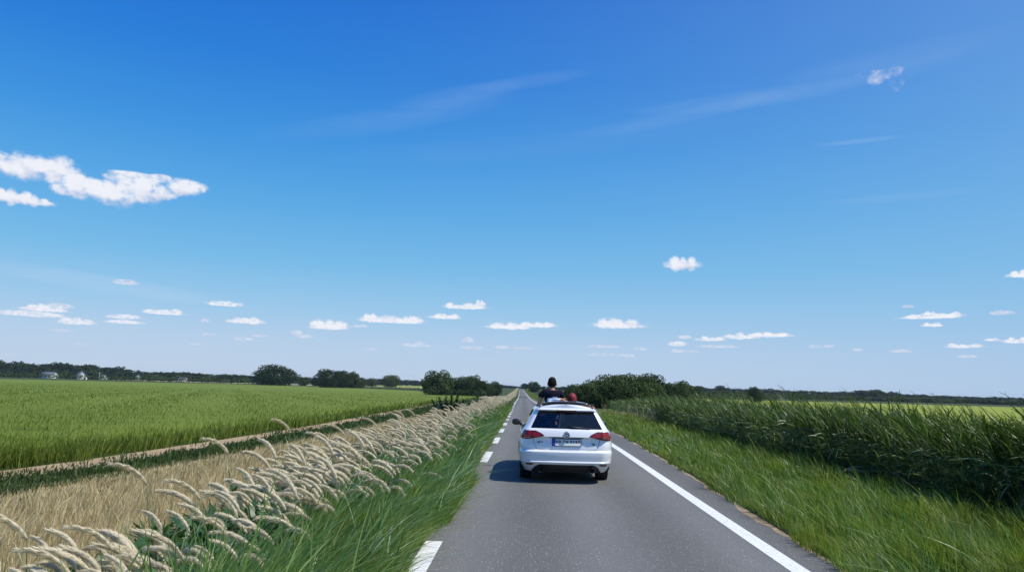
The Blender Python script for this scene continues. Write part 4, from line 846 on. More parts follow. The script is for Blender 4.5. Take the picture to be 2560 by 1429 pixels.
def facekind(j, i):
    c_ = (A_[j, i] + A_[j + 1, i] + A_[j, i + 1] + A_[j + 1, i + 1]) / 4; x, y, z = c_
    for ax in (REAR_AX, FRONT_AX):
        if x > .6 and math.hypot(y - ax, z - .325) < .372: return 'arch'
    if j < len(ZL) - 1:
        z0, z1 = ZL[j], ZL[j + 1]
        if i < NS and z0 >= 1.024 and z1 <= 1.336: return 'rear_window'
        if z0 >= 1.004 and z1 <= 1.336 and i >= NS + NC:
            if i >= NS + NC + NB + 5: return 'windscreen'
            if NS + NC + NB > i:
                k = i - NS - NC
                if 4 <= k < 27: return 'quarter_window'
                if 29 <= k < 52: return 'rear_door_window'
                if 55 <= k < 69 or k == 69: return 'front_door_window'
    elif j >= len(ZL) - 1:
        if x < .43 and 1.16 < y < 1.98: return 'hole'
        if x < .47 and .62 < y <= 1.16: return 'body'
    return 'body'
groups = {}
for j in range(Rr - 1):
    for i in range(Np - 1): groups.setdefault(facekind(j, i), []).append((j, i))
def build_faces(cells, sides=(1, -1)):
    b_ = Bag()
    for s in sides:
        idx = {}; v = []; f = []
        def gi(j, i):
            if (j, i) not in idx: idx[(j, i)] = len(v); x, y, z = A_[j, i]; v.append((s * x, y, z))
            return idx[(j, i)]
        for j, i in cells:
            q = [gi(j, i), gi(j, i + 1), gi(j + 1, i + 1), gi(j + 1, i)]
            f.append(q if s > 0 else q[::-1])
        b_.add(v, f)
    return b_
def finish(me, ang=35):
    bm = bmesh.new(); bm.from_mesh(me); bmesh.ops.remove_doubles(bm, verts=bm.verts, dist=.0006); bmesh.ops.dissolve_degenerate(bm, dist=.0004, edges=bm.edges); bmesh.ops.recalc_face_normals(bm, faces=bm.faces) if False else None
    bm.to_mesh(me); bm.free(); me.polygons.foreach_set('use_smooth', np.ones(len(me.polygons), bool)); me.set_sharp_from_angle(angle=R(ang)); return me
obj('body', finish(build_faces(groups['body']).mesh('body', [M_white])), car)
obj('rear_window', finish(build_faces(groups['rear_window']).mesh('rear_window', [M_tint])), car)
obj('windscreen', finish(build_faces(groups['windscreen']).mesh('windscreen', [M_clear])), car)
for nm in ('quarter_window', 'rear_door_window', 'front_door_window'):
    for s in (1, -1): obj('side_window', finish(build_faces(groups[nm], (s,)).mesh('side_window', [M_tint if nm != 'front_door_window' else M_clear])), car)
def rear_y(x, z):
    w, r, a, b_ = Wz(z), rz_(z), az_(z), bz_(z); ax = abs(x)
    if ax <= w - a: return r + BOW * (ax / w)**2
    q = min(1, (ax - (w - a)) / a); return r + BOW * ((w - a) / w)**2 + b_ * (1 - math.sqrt(max(0, 1 - q * q)))
def patch(name, zs, xin, xout, off, material, parent=None, n=14, thick=.012):
    """a panel lying on the rear surface between x=xin(z) and x=xout(z), with an edge"""
    b_ = Bag(); v = []
    for z in zs:
        a, c_ = xin(z), xout(z)
        for i in range(n + 1): x = a + (c_ - a) * i / n; v.append((x, rear_y(x, z) - off, z))
    m_ = len(zs); f = [(j * (n + 1) + i, j * (n + 1) + i + 1, (j + 1) * (n + 1) + i + 1, (j + 1) * (n + 1) + i) for j in range(m_ - 1) for i in range(n)]
    if xin(zs[0]) > xout(zs[0]): f = [q[::-1] for q in f]
    k = len(v); v2 = [(x, y + off + thick, z) for x, y, z in v]
    ring = [i for i in range(n + 1)] + [(j + 1) * (n + 1) + n for j in range(m_ - 1)] + [(m_ - 1) * (n + 1) + i for i in range(n - 1, -1, -1)] + [j * (n + 1) for j in range(m_ - 2, 0, -1)]
    f += [(ring[i], k + ring[i], k + ring[(i + 1) % len(ring)], ring[(i + 1) % len(ring)]) for i in range(len(ring))]
    b_.add(v + v2, f); me = b_.mesh(name, [material]); me.polygons.foreach_set('use_smooth', np.ones(len(me.polygons), bool)); me.set_sharp_from_angle(angle=R(40))
    return obj(name, me, parent or car)
def sline(name, pts, rad, material, off=.001, parent=None):
    b_ = Bag(); tube(b_, [(x, rear_y(x, z) - off, z) for x, z in pts], rad, 5); return obj(name, b_.mesh(name, [material]), parent or car)
# tail lamps
for s in (1, -1):
    zs = np.linspace(.815, .978, 10)
    xo = lambda z: s * (Wz(z) - .012 - .02 * abs(z - .90) / .08)
    xi = lambda z: s * (.425 + (.30 * ((.885 - z) / .07)**1.3 if z < .885 else .16 * ((z - .885) / .093)**1.5))
    lamp = patch('tail_lamp', zs, lambda z: xi(z), xo, .016, M_redd, n=18)
    zs2 = np.linspace(.829, .966, 8)
    patch('lens', zs2, lambda z: s * (.665 + .004), lambda z: s * (Wz(z) - .035), .021, M_red, lamp, n=10)
    patch('lens', np.linspace(.852, .945, 7), lambda z: s * (.475 + .16 * max(0, (.885 - z) / .07)**1.3 + .10 * max(0, (z - .885) / .08)), lambda z: s * .635, .019, M_red, lamp, n=8)
    patch('lens_strip', [.838, .848], lambda z: s * .69, lambda z: s * (Wz(z) - .07), .024, M_redb, lamp, n=8)
    patch('lens_strip', [.872, .877], lambda z: s * .69, lambda z: s * (Wz(z) - .06), .024, M_redb, lamp, n=8)
    patch('reflector', [.345, .355, .372, .380], lambda z: s * (.60 + .05 * (.380 - z) / .035), lambda z: s * (.76), .008, M_redd, n=6)
# tailgate outline, plate, badge
for s in (1, -1):
    sline('tailgate_gap', [(s * .63, .83), (s * .615, .76), (s * .595, .70), (s * .575, .655), (s * .545, .637), (s * .40, .628), (0, .625)], .0035, M_seam)
sline('tailgate_handle', [(-.33, .856), (-.17, .862), (0, .863), (.17, .862), (.33, .856)], .010, M_gloss, off=-.004)
patch('number_plate', [.702, .842], lambda z: -.275, lambda z: .275, .016, M_gloss, n=8, thick=.03)
pl_ = patch('number_plate', [.712, .832], lambda z: -.262, lambda z: .262, .020, M_plate, n=8, thick=.012)
patch('country_band', [.712, .832], lambda z: -.262, lambda z: -.214, .0225, M_blue, pl_, n=2, thick=.004)
def text(name, s, x, z, size, material, y, parent, sx=1.0, bold=.0):
    cu = bpy.data.curves.new(name, 'FONT'); cu.body = s; cu.size = size; cu.align_x = 'CENTER'; cu.align_y = 'CENTER'; cu.extrude = .0012; cu.offset = bold; cu.resolution_u = 3
    to = bpy.data.objects.new(name + '_t', cu); C.objects.link(to); dg = bpy.context.evaluated_depsgraph_get(); me = bpy.data.meshes.new_from_object(to.evaluated_get(dg)); bpy.data.objects.remove(to)
    me.materials.clear(); me.materials.append(material); o = bpy.data.objects.new(name, me); C.objects.link(o); o.parent = parent; o.location = (x, y, z); o.rotation_euler = (R(90), 0, 0); o.scale = (sx, 1, 1); return o
for ch, x in zip('NHCN8390', (-.182, -.126, -.052, .006, .082, .132, .182, .232)):
    text('plate_character', ch, x, .772, .100, M_ink, rear_y(x, .772) - .024, pl_, .62, .004)
text('plate_character', 'D', -.238, .735, .035, M_plate, rear_y(-.238, .75) - .0265, pl_)
text('badge_lettering', 'UL.E', -.50, .765, .050, M_gloss, rear_y(-.50, .765) - .004, car, 1.1, .002)
text('badge_lettering', 'TSi', .50, .742, .046, M_gloss, rear_y(.50, .742) - .004, car, 1.1, .002)
# round badge with a V above a W
yb = rear_y(0, .92)
b_ = Bag(); nn = 40
ang = np.linspace(0, 2 * math.pi, nn, endpoint=False)
v = [(0, -.012, 0)] + [(math.cos(a) * .058, -.010, math.sin(a) * .058) for a in ang] + [(math.cos(a) * .062, .012, math.sin(a) * .062) for a in ang]
b_.add(v, [(1 + i, 1 + (i + 1) % nn, 1 + nn + (i + 1) % nn, 1 + nn + i)[::-1] for i in range(nn)], [(0, 1 + (i + 1) % nn, 1 + i)[::-1] for i in range(nn)])
em = obj('emblem', b_.mesh('emblem', [plain('emblem_navy', (.012, .025, .12), .25, coat=.5)]), car, (0, yb - .004, .915)); em.rotation_euler[0] = R(-9)
b_ = Bag(); tube(b_, [(math.cos(a) * .056, -.013, math.sin(a) * .056) for a in np.linspace(0, 2 * math.pi, 41)], .0042, 6)
obj('ring', b_.mesh('ring', [M_chrome]), em)
b_ = Bag()
def stroke(p, q, w=.0048): tube(b_, [(p[0], -.0145, p[1]), (q[0], -.0145, q[1])], w, 4)
stroke((-.021, .047), (0, .006)); stroke((0, .006), (.021, .047))
stroke((-.044, .026), (-.020, -.046)); stroke((-.020, -.046), (0, -.004)); stroke((0, -.004), (.020, -.046)); stroke((.020, -.046), (.044, .026))
obj('letters', b_.mesh('letters', [M_chrome]), em)
# rear window furniture
patch('brake_lamp', [1.343, 1.352, 1.362], lambda z: -.19, lambda z: .19, .006, M_red, n=8)
b_ = Bag(); tube(b_, [(.03, rear_y(.03, 1.06) - .012, 1.062), (.10, rear_y(.1, 1.055) - .03, 1.055), (.44, rear_y(.44, 1.035) - .022, 1.034)], [.020, .013, .010], 6)
wi = obj('wiper', b_.mesh('wiper', [M_black]), car)
b_ = Bag(); tube(b_, [(.02, rear_y(.02, 1.045) - .010, 1.048), (.44, rear_y(.44, 1.03) - .010, 1.030)], .007, 5); obj('blade', b_.mesh('blade', [M_black]), wi)
# printed dark border round the rear glass
for s in (1, -1): sline('window_seal', [(s * (Wz(z) - az_(z)) * 1.0, z) for z in np.linspace(1.022, 1.338, 9)], .010, M_gloss, off=-.003)
sline('window_seal', [(x, 1.023) for x in np.linspace(-.66, .66, 13)], .008, M_gloss, off=-.003)
patch('window_border', [1.312, 1.336], lambda z: -(Wz(z) - az_(z)), lambda z: Wz(z) - az_(z), .002, M_gloss, n=12, thick=.004)
# lower valance
zs = np.linspace(.222, .362, 9)
vx = lambda z: .50 + .13 * (1 - min(1, max(0, (z - .25) / .115))**2.2)
patch('diffuser', zs, lambda z: -vx(z), vx, .012, M_black, n=24)
for s in (1, -1):
    b_ = Bag(); r_ = [.050, .054, .054, .046, .046]; y_ = [.10, .0, -.012, -.012, .08]
    v = [(math.cos(a) * rr, yy, math.sin(a) * rr) for rr, yy in zip(r_, y_) for a in np.linspace(0, 2 * math.pi, 24, endpoint=False)]
    b_.add(v, [(k * 24 + i, k * 24 + (i + 1) % 24, (k + 1) * 24 + (i + 1) % 24, (k + 1) * 24 + i) for k in range(4) for i in range(24)])
    me = b_.mesh('exhaust_pipe', [plain('dark_chrome', (.05, .05, .055), .4, metal=.9)], True); e_ = obj('exhaust_pipe', me, car, (s * .475, .035, .272))
    b_ = Bag(); v = [(0, .07, 0)] + [(math.cos(a) * .046, .07, math.sin(a) * .046) for a in ang]; b_.add(v, None, [(0, 1 + i, 1 + (i + 1) % nn) for i in range(nn)]); obj('bore', b_.mesh('bore', [M_under]), e_)
# floor pan
b_ = Bag(); boxv(b_, (0, 2.28, .245), (1.24, 4.05, .07)); boxv(b_, (0, .36, .31), (1.30, .34, .18)); boxv(b_, (0, 2.35, .30), (1.50, 1.85, .14)); obj('floor_pan', b_.mesh('floor_pan', [M_under]), car)
for s in (1, -1):
    for ax in (REAR_AX, FRONT_AX):        # wheel housings
        b_ = Bag(); n_ = 20; v = []
        for xx in (.56, .872 - (0 if ax < 2 else .012)):
            for i in range(n_ + 1): a = math.pi * (i / n_) * 1.16 - .25; v.append((s * xx, ax + math.cos(a) * .378, .325 + math.sin(a) * .378))
        k = n_ + 1; f = [(i, i + 1, k + i + 1, k + i) for i in range(n_)]; v.append((s * .56, ax, .3)); f2 = [(i, i + 1, 2 * k) for i in range(n_)]
        tube(b_, [(s * (Wz(max(.24, .325 + math.sin(a) * .372)) - .006 - (.015 if ax > 2 else 0)), ax + math.cos(a) * .372, .325 + math.sin(a) * .372) for a in np.linspace(-.22, math.pi + .22, 30)], .017, 6, 0)
        b_.add(v, f, f2); obj('wheel_housing', b_.mesh('wheel_housing', [M_under]), car)
        # wheel
        w_ = bpy.data.objects.new('wheel', None); C.objects.link(w_); w_.parent = car; w_.location = (s * .755, ax, .320)
        prof = [(.21, -.085), (.27, -.105), (.305, -.108), (.318, -.09), (.322, -.05), (.322, .05), (.318, .09), (.305, .108), (.27, .105), (.21, .085)]
        b_ = Bag(); n_ = 44; v = [(x, math.cos(t_) * r_, math.sin(t_) * r_) for r_, x in prof for t_ in np.linspace(0, 2 * math.pi, n_, endpoint=False)]
        b_.add(v, [(q * n_ + i, q * n_ + (i + 1) % n_, (q + 1) * n_ + (i + 1) % n_, (q + 1) * n_ + i) for q in range(len(prof) - 1) for i in range(n_)])
        for g_x in (-.045, -.015, .015, .045):
            tube(b_, [(g_x, math.cos(t_) * .3225, math.sin(t_) * .3225) for t_ in np.linspace(0, 2 * math.pi, 45)], .0025, 4)
        obj('tyre', b_.mesh('tyre', [M_rubber], True), w_)
        b_ = Bag(); ox = s * .07; v = [(ox - s * .02 * (r_ < .1), math.cos(t_) * r_, math.sin(t_) * r_) for r_ in (.03, .06) for t_ in np.linspace(0, 2 * math.pi, 20, endpoint=False)]
        b_.add(v, [(i, (i + 1) % 20, 20 + (i + 1) % 20, 20 + i) for i in range(20)])
        tube(b_, [(ox, math.cos(t_) * .205, math.sin(t_) * .205) for t_ in np.linspace(0, 2 * math.pi, 41)], .014, 6)
        for q in range(10):
            a = q * math.pi / 5; tube(b_, [(ox - s * .01, math.cos(a) * .04, math.sin(a) * .04), (ox, math.cos(a + .06) * .2, math.sin(a + .06) * .2)], [.016, .011], 5)
        obj('rim', b_.mesh('rim', [M_alloy], True), w_)
        b_ = Bag(); v = [(0, 0, 0)] + [(0, math.cos(t_) * .215, math.sin(t_) * .215) for t_ in np.linspace(0, 2 * math.pi, 24, endpoint=False)]; b_.add(v, None, [(0, 1 + i, 1 + (i + 1) % 24) for i in range(24)]); obj('brake_disc', b_.mesh('brake_disc', [M_under]), w_)
# mirrors, door handles, headlamps
def blob(name, c_, s_, material, parent, p=2.6, n=14):
    b_ = Bag(); v = []
    for j in range(n + 1):
        a = -math.pi / 2 + math.pi * j / n
        for i in range(2 * n):
            t_ = math.pi * i / n; f_ = lambda q: math.copysign(abs(q)**(2 / p), q); v.append((f_(math.cos(a)) * f_(math.cos(t_)) * s_[0], f_(math.cos(a)) * f_(math.sin(t_)) * s_[1], f_(math.sin(a)) * s_[2]))
    b_.add(v, [(j * 2 * n + i, j * 2 * n + (i + 1) % (2 * n), (j + 1) * 2 * n + (i + 1) % (2 * n), (j + 1) * 2 * n + i) for j in range(n) for i in range(2 * n)])
    return obj(name, b_.mesh(name, [material], True), parent, c_)
for s in (1, -1):
    mi_ = blob('wing_mirror', (s * .965, 2.95, 1.01), (.098, .055, .070), M_black, car)
    b_ = Bag(); v = [(s * (-.055 + .11 * i), -.0555, -.035 + .07 * j) for j in (0, 1) for i in (0, 1)]; b_.add(v, [(0, 1, 3, 2) if s > 0 else (0, 2, 3, 1)]); obj('mirror_glass', b_.mesh('mirror_glass', [plain('mirror_silver', (.10, .11, .12), .08, metal=1)]), mi_)
    b_ = Bag(); tube(b_, [(-s * .19, .03, -.06), (-s * .08, .01, -.05)], [.03, .035], 6); obj('mirror_arm', b_.mesh('mirror_arm', [M_black]), mi_)
    for y in (1.55, 2.55): blob('door_handle', (s * (Wz(.86) - .002), y, .86), (.018, .085, .014), M_white, car)
    blob('headlamp', (s * .62, 4.18, .66), (.18, .16, .075), plain('headlamp_glass', (.5, .52, .55), .08, coat=.8), car)
    b_ = Bag(); xx = .515; tube(b_, [(s * xx, .50, 1.405), (s * xx, .56, 1.440), (s * xx, 1.2, 1.448), (s * xx, 2.0, 1.445), (s * xx, 2.36, 1.435), (s * xx, 2.42, 1.40)], [.013, .011, .011, .011, .011, .013], 6); obj('roof_rail', b_.mesh('roof_rail', [M_black]), car)
    for y0, y1 in ((1.33, 1.36), (2.20, 2.24)):
        pass
# roof: glass panel slid back over the tail of the roof, dark frame round the opening
zr = lambda x, y: 1.40 + .072 * (1 - min(1, abs(x) / .56)**2.6)
b_ = Bag(); v = []; nx, ny = 14, 5
for lay, dz in ((0, .060), (1, .042)):
    for j in range(ny + 1):
        for i in range(nx + 1):
            x = -.46 + .92 * i / nx; y = .60 + .54 * j / ny; v.append((x, y, zr(x * .9, y) + dz - .012 * (abs(x) / .46)**3 + .012 * (j / ny) - .008))
q_ = lambda l, j, i: l * (nx + 1) * (ny + 1) + j * (nx + 1) + i
f = [(q_(0, j, i), q_(0, j, i + 1), q_(0, j + 1, i + 1), q_(0, j + 1, i)) for j in range(ny) for i in range(nx)] + [(q_(1, j, i), q_(1, j + 1, i), q_(1, j + 1, i + 1), q_(1, j, i + 1)) for j in range(ny) for i in range(nx)]
f += [(q_(0, 0, i), q_(1, 0, i), q_(1, 0, i + 1), q_(0, 0, i + 1)) for i in range(nx)] + [(q_(0, ny, i), q_(0, ny, i + 1), q_(1, ny, i + 1), q_(1, ny, i)) for i in range(nx)]
f += [(q_(0, j, 0), q_(0, j + 1, 0), q_(1, j + 1, 0), q_(1, j, 0)) for j in range(ny)] + [(q_(0, j, nx), q_(1, j, nx), q_(1, j + 1, nx), q_(0, j + 1, nx)) for j in range(ny)]
b_.add(v, f); sg = obj('sunroof_panel', b_.mesh('sunroof_panel', [plain('sunroof_glass', (.05, .05, .06), .22, coat=.5)], True), car)
b_ = Bag(); boxv(b_, (0, .86, 1.478), (.84, .50, .018)); obj('sunroof_slot', b_.mesh('sunroof_slot', [M_under]), car)
b_ = Bag()
for s in (1, -1): tube(b_, [(s * .43, .58, zr(.43, 0) + .004), (s * .43, 2.0, zr(.43, 0) + .004)], .013, 5)
tube(b_, [(x, 1.99, zr(x, 0) + .003) for x in np.linspace(-.43, .43, 9)], .013, 5); tube(b_, [(x, 1.155, zr(x, 0) + .003) for x in np.linspace(-.43, .43, 9)], .013, 5)
obj('sunroof_frame', b_.mesh('sunroof_frame', [M_black]), car)
b_ = Bag(); tube(b_, [(0.03, .50, 1.462), (.03, .475, 1.50), (.03, .46, 1.535)], [.016, .011, .006], 6); obj('antenna', b_.mesh('antenna', [M_black]), car)
# cabin
b_ = Bag(); boxv(b_, (0, 2.0, .50), (1.5, 2.9, .06)); boxv(b_, (0, .75, .86), (1.2, .9, .04)); boxv(b_, (0, 3.15, .90), (1.36, .45, .20)); boxv(b_, (0, .33, .72), (1.15, .05, .30)); obj('cabin_floor', b_.mesh('cabin_floor', [M_cab]), car)
for x, y in ((-.38, 1.42), (.38, 1.42), (-.38, 2.32), (.38, 2.32)):
    st_o = blob('seat', (x, y, .80), (.24, .10, .30), M_cab, car, 3.2); blob('headrest', (0, .0, .37), (.12, .05, .075), M_cab, st_o, 3); blob('cushion', (0, .24, -.27), (.24, .28, .09), M_cab, st_o, 3)
b_ = Bag(); tube(b_, [(-.38 + .18 * math.cos(a), 2.93 + .05 * math.sin(a), .95 + .18 * math.sin(a)) for a in np.linspace(0, 6.283, 25)], .014, 6); obj('steering_wheel', b_.mesh('steering_wheel', [M_black]), car)
# ================================================================== the people
M_skin = plain('skin', (.42, .19, .125), .5, var=.08, scale=14); M_skin2 = plain('tan_skin', (.55, .29, .19), .5, var=.08, scale=14)  # second tone: lighter tan skin of the third person
M_tee = plain('navy_tshirt', (.012, .012, .024), .95, spec=.15, var=.2, scale=18, bump=.3); M_hair = plain('dark_hair', (.010, .006, .005), .8, spec=.15, var=.4, scale=60, bump=.6)
M_cap = plain('red_cap', (.22, .012, .018), .7, var=.12, scale=20); M_jeans = plain('denim', (.06, .12, .26), .85, var=.25, scale=40, bump=.2); M_vest = plain('black_top', (.015, .015, .018), .8, var=.2)
M_wtee = plain('white_tshirt', (.75, .76, .78), .8, var=.03)
m, t, b, o = mat('striped_cotton'); g = N(t, 'ShaderNodeTexCoord'); wv = N(t, 'ShaderNodeTexWave', wave_type='BANDS', bands_direction='Z'); wv.inputs['Scale'].default_value = 9; wv.inputs['Distortion'].default_value = 1.2; wv.inputs['Detail'].default_value = 1
L(t, g.outputs['Object'], wv.inputs['Vector']); L(t, ramp(t, wv.outputs['Fac'], [(.3, (.06, .13, .30)), (.5, (.25, .37, .58)), (.66, (.62, .69, .80))]), b.inputs['Base Color']); b.inputs['Roughness'].default_value = .85; M_stripe = m
def skin(name, vs, es, rs, material, parent, sub=2, root=0, loc=(0, 0, 0)):
    me = bpy.data.meshes.new(name); me.from_pydata(vs, es, []); me.materials.append(material)
    o = obj(name, me, parent, loc); md = o.modifiers.new('skin', 'SKIN'); md.use_smooth_shade = True
    for i, r_ in enumerate(rs):
        sv = me.skin_vertices[0].data[i]; sv.radius = r_ if hasattr(r_, '__len__') else (r_, r_); sv.use_root = (i == root)
    if sub: q = o.modifiers.new('sub', 'SUBSURF'); q.levels = sub; q.render_levels = sub
    # bake to a plain mesh so that every reader sees the same surface
    dg = bpy.context.evaluated_depsgraph_get(); me2 = bpy.data.meshes.new_from_object(o.evaluated_get(dg)); o.modifiers.clear(); o.data = me2; me2.name = name
    me2.polygons.foreach_set('use_smooth', np.ones(len(me2.polygons), bool)); return o
def headmesh(name, material, parent, loc, sc=1.0, yaw=0.0, tilt=0.0):
    """head facing +y: skull, jaw, brow, nose, lips, eye sockets, ears"""
    n, k = 26, 36; v = []
    for j in range(n + 1):
        a = -math.pi / 2 + math.pi * j / n; z = math.sin(a) * .118
        for i in range(k):
            t_ = 2 * math.pi * i / k; ca = math.cos(a)**.85 if math.cos(a) > 0 else 0; x = math.cos(t_) * .076 * ca; y = math.sin(t_) * .096 * ca
            if z < -.02: q = min(1, (-.02 - z) / .09); x *= 1 - .22 * q; y = y * (1 - .1 * q) + (.012 * q if y > 0 else .03 * q)
            fr = max(0, math.sin(t_))**6 * ca
            y += fr * (.020 * math.exp(-((z + .018) / .014)**2) * math.exp(-(x / .012)**2) + .008 * math.exp(-((z + .050) / .008)**2) * math.exp(-(x / .025)**2) + .006 * math.exp(-((z - .022) / .010)**2) + .008 * math.exp(-((z + .085) / .014)**2))
            y -= fr * .010 * math.exp(-((z - .003) / .010)**2) * (math.exp(-((x - .030) / .014)**2) + math.exp(-((x + .030) / .014)**2))
            v.append((x, y, z))
    b_ = Bag(); b_.add(v, [(j * k + i, j * k + (i + 1) % k, (j + 1) * k + (i + 1) % k, (j + 1) * k + i) for j in range(n) for i in range(k)])
    for s in (1, -1):
        pts = [(s * .077, -.005 - .016 * math.sin(a) * .6, -.012 + .030 * math.cos(a)) for a in np.linspace(0, 3.3, 8)]; pts = [(x + s * .010, y - .006 * i / 7, z) for i, (x, y, z) in enumerate(pts)]
        tube(b_, pts, [.007, .009, .009, .008, .008, .008, .009, .007], 6)
    return b_
def hair_cap(name, material, parent, loc, zmin=-.06, grow=1.08, sc=1.0, rot=(0, 0, 0)):
    n, k = 18, 36; v = []; f = []
    for j in range(n + 1):
        a = math.pi / 2 - math.pi * .80 * j / n
        for i in range(k):
            t_ = 2 * math.pi * i / k; lim = .035 if math.sin(t_) > .45 else (-.005 if math.sin(t_) > -.1 else zmin); z = math.sin(a) * .118 * grow; ca = max(0, math.cos(a))
            if z < lim: z = lim; ca = math.sqrt(max(0, 1 - (lim / (.118 * grow))**2))
            v.append((math.cos(t_) * .076 * grow * ca**.85 * sc, (math.sin(t_) * .096 * grow * ca**.85) * sc, z * sc))
    f = [(j * k + i, (j + 1) * k + i, (j + 1) * k + (i + 1) % k, j * k + (i + 1) % k) for j in range(n) for i in range(k)]
    b_ = Bag(); b_.add(v, f); o = obj(name, b_.mesh(name, [material], True), parent, loc); o.rotation_euler = rot; return o
def hand_chain(w, fwd, side, up, curl=.5, s=1.0):
    """vertices, edges, radii for palm + five fingers continuing from wrist point w (index of the wrist is 0)"""
    w = Vector(w); f = Vector(fwd).normalized(); sd_ = Vector(side).normalized(); u = Vector(up).normalized(); V = []; E_ = []; R_ = []
    palm = w + f * .045 * s; V.append(palm); R_.append((.034 * s, .020 * s)); base = 0
    for i, (ofs, ln) in enumerate([(-.027, .068), (-.009, .076), (.009, .071), (.026, .056)]):
        p = w + f * .085 * s + sd_ * ofs * s; V.append(p); R_.append(.0105 * s); E_.append((base, len(V) - 1)); d_ = f
        for q in range(3):
            d_ = (d_ - u * curl * (.35 + .1 * i)).normalized(); p = p + d_ * ln * s / 3; V.append(p); R_.append((.0092 - .001 * q) * s); E_.append((len(V) - 2, len(V) - 1))
    p = w + f * .03 * s - sd_ * .036 * s; V.append(p); R_.append(.012 * s); E_.append((base, len(V) - 1))
    for q in range(2): p = p + (f * .7 - sd_ * .6 - u * .25).normalized() * .027 * s; V.append(p); R_.append(.010 * s); E_.append((len(V) - 2, len(V) - 1))
    return V, E_, R_
def figure(parent, chains, hands, material, name='body', root=0, extra=None):
    """chains: list of [(point, radius), ...] joined where they share the first point; hands: (chain index, fwd, side, up, curl)"""
    V, E_, R_ = [], [], []; key = {}
    def add(p, r_):
        k = tuple(round(c, 4) for c in p)
        if k not in key: key[k] = len(V); V.append(tuple(p)); R_.append(r_ if hasattr(r_, '__len__') else (r_, r_))
        return key[k]
    for ch in chains:
        prev = None
        for p, r_ in ch:
            i = add(p, r_)
            if prev is not None and i != prev: E_.append((prev, i))
            prev = i
    for ci, f, s, u, cu in hands:
        w = chains[ci][-1][0]; wi = add(w, chains[ci][-1][1]); hv, he, hr__ = hand_chain(w, f, s, u, cu); o0 = len(V)
        for p, r_ in zip(hv, hr__): V.append(tuple(p)); R_.append(r_ if hasattr(r_, '__len__') else (r_, r_))
        E_.append((wi, o0)); E_ += [(a + o0, b_ + o0) for a, b_ in he]
    o = skin(name, V, E_, R_, material, parent, 1, root)
    if extra is not None:          # join head mesh into the body surface
        bm = bmesh.new(); bm.from_mesh(o.data); hb, loc, yaw, tilt, sc = extra; me = hb.mesh('head_tmp', [material], True)
        me.transform(Matrix.Translation(loc) @ Matrix.Rotation(yaw, 4, 'Z') @ Matrix.Rotation(tilt, 4, 'X') @ Matrix.Scale(sc, 4)); bm.from_mesh(me); bm.to_mesh(o.data); bm.free()
        o.data.polygons.foreach_set('use_smooth', np.ones(len(o.data.polygons), bool))
    return o
def person(label, loc, rz=0.0):
    r_ = bpy.data.objects.new('person', None); C.objects.link(r_); r_.location = (CARX + loc[0], CARY + loc[1], float(P(16)) + loc[2]); r_.rotation_euler[2] = rz
    return tag(r_, label, 'person', 'people in the open roof of the car')
# 1: man in a dark T-shirt sitting up on the edge of the opening, seen from behind (z=0 is the roof)
p1_ = person('man in a dark T-shirt with short black hair sitting up through the car roof', (-.245, 1.52, 1.425))
p1_.scale = (1.10, 1.06, 1.0)
t1 = [((0, 0, -.10), (.15, .11)), ((0, .0, .03), (.135, .10)), ((0, .0, .16), (.150, .105)), ((0, -.005, .26), (.135, .095)), ((0, .0, .315), (.062, .058)), ((0, .012, .36), (.050, .052)), ((0, .03, .42), (.055, .06))]
la = [t1[3], ((-.145, 0, .262), (.060, .060)), ((-.200, -.01, .20), (.050, .050)), ((-.225, -.03, .10), (.042, .042)), ((-.232, -.035, .05), (.036, .036)), ((-.235, -.02, -.0), (.026, .026))]
ra_ = [t1[3], ((.145, 0, .262), (.060, .060)), ((.200, -.01, .20), (.050, .050)), ((.225, -.02, .11), (.042, .042)), ((.230, .0, .06), (.036, .036)), ((.235, .03, .01), (.026, .026))]
ll = [t1[0], ((-.10, .12, -.13), (.085, .085)), ((-.13, .42, -.16), (.062, .062)), ((-.13, .46, -.52), (.045, .05)), ((-.13, .55, -.60), (.035, .03))]
rl = [t1[0], ((.10, .12, -.13), (.085, .085)), ((.13, .42, -.16), (.062, .062)), ((.13, .46, -.52), (.045, .05)), ((.13, .55, -.60), (.035, .03))]
figure(p1_, [t1, la, ra_, ll, rl], [(1, (.1, .9, -.15), (1, 0, 0), (0, 0, 1), .25), (2, (-.1, .9, -.15), (-1, 0, 0), (0, 0, 1), .25)], M_skin, extra=(headmesh('head', M_skin, None, None), (0.005, .035, .45), R(-14), R(4), .98))
hair_cap('hair', M_hair, p1_, (0.003, .027, .462), -.075, 1.10, .99, (R(4), 0, R(-14)))
def garment(name, chains, material, parent): return figure(parent, chains, [], material, name)
garment('tshirt', [[((0, 0, -.06), (.155, .115)), ((0, .0, .03), (.148, .112)), ((0, .0, .16), (.164, .118)), ((0, -.005, .255), (.148, .108)), ((0, .0, .300), (.080, .072))],
                   [((0, -.005, .255), (.148, .108)), ((-.145, 0, .262), (.074, .074)), ((-.198, -.008, .205), (.066, .066)), ((-.222, -.02, .13), (.060, .060))],
                   [((0, -.005, .255), (.148, .108)), ((.145, 0, .262), (.074, .074)), ((.198, -.008, .205), (.066, .066)), ((.222, -.015, .13), (.060, .060))]], M_tee, p1_)
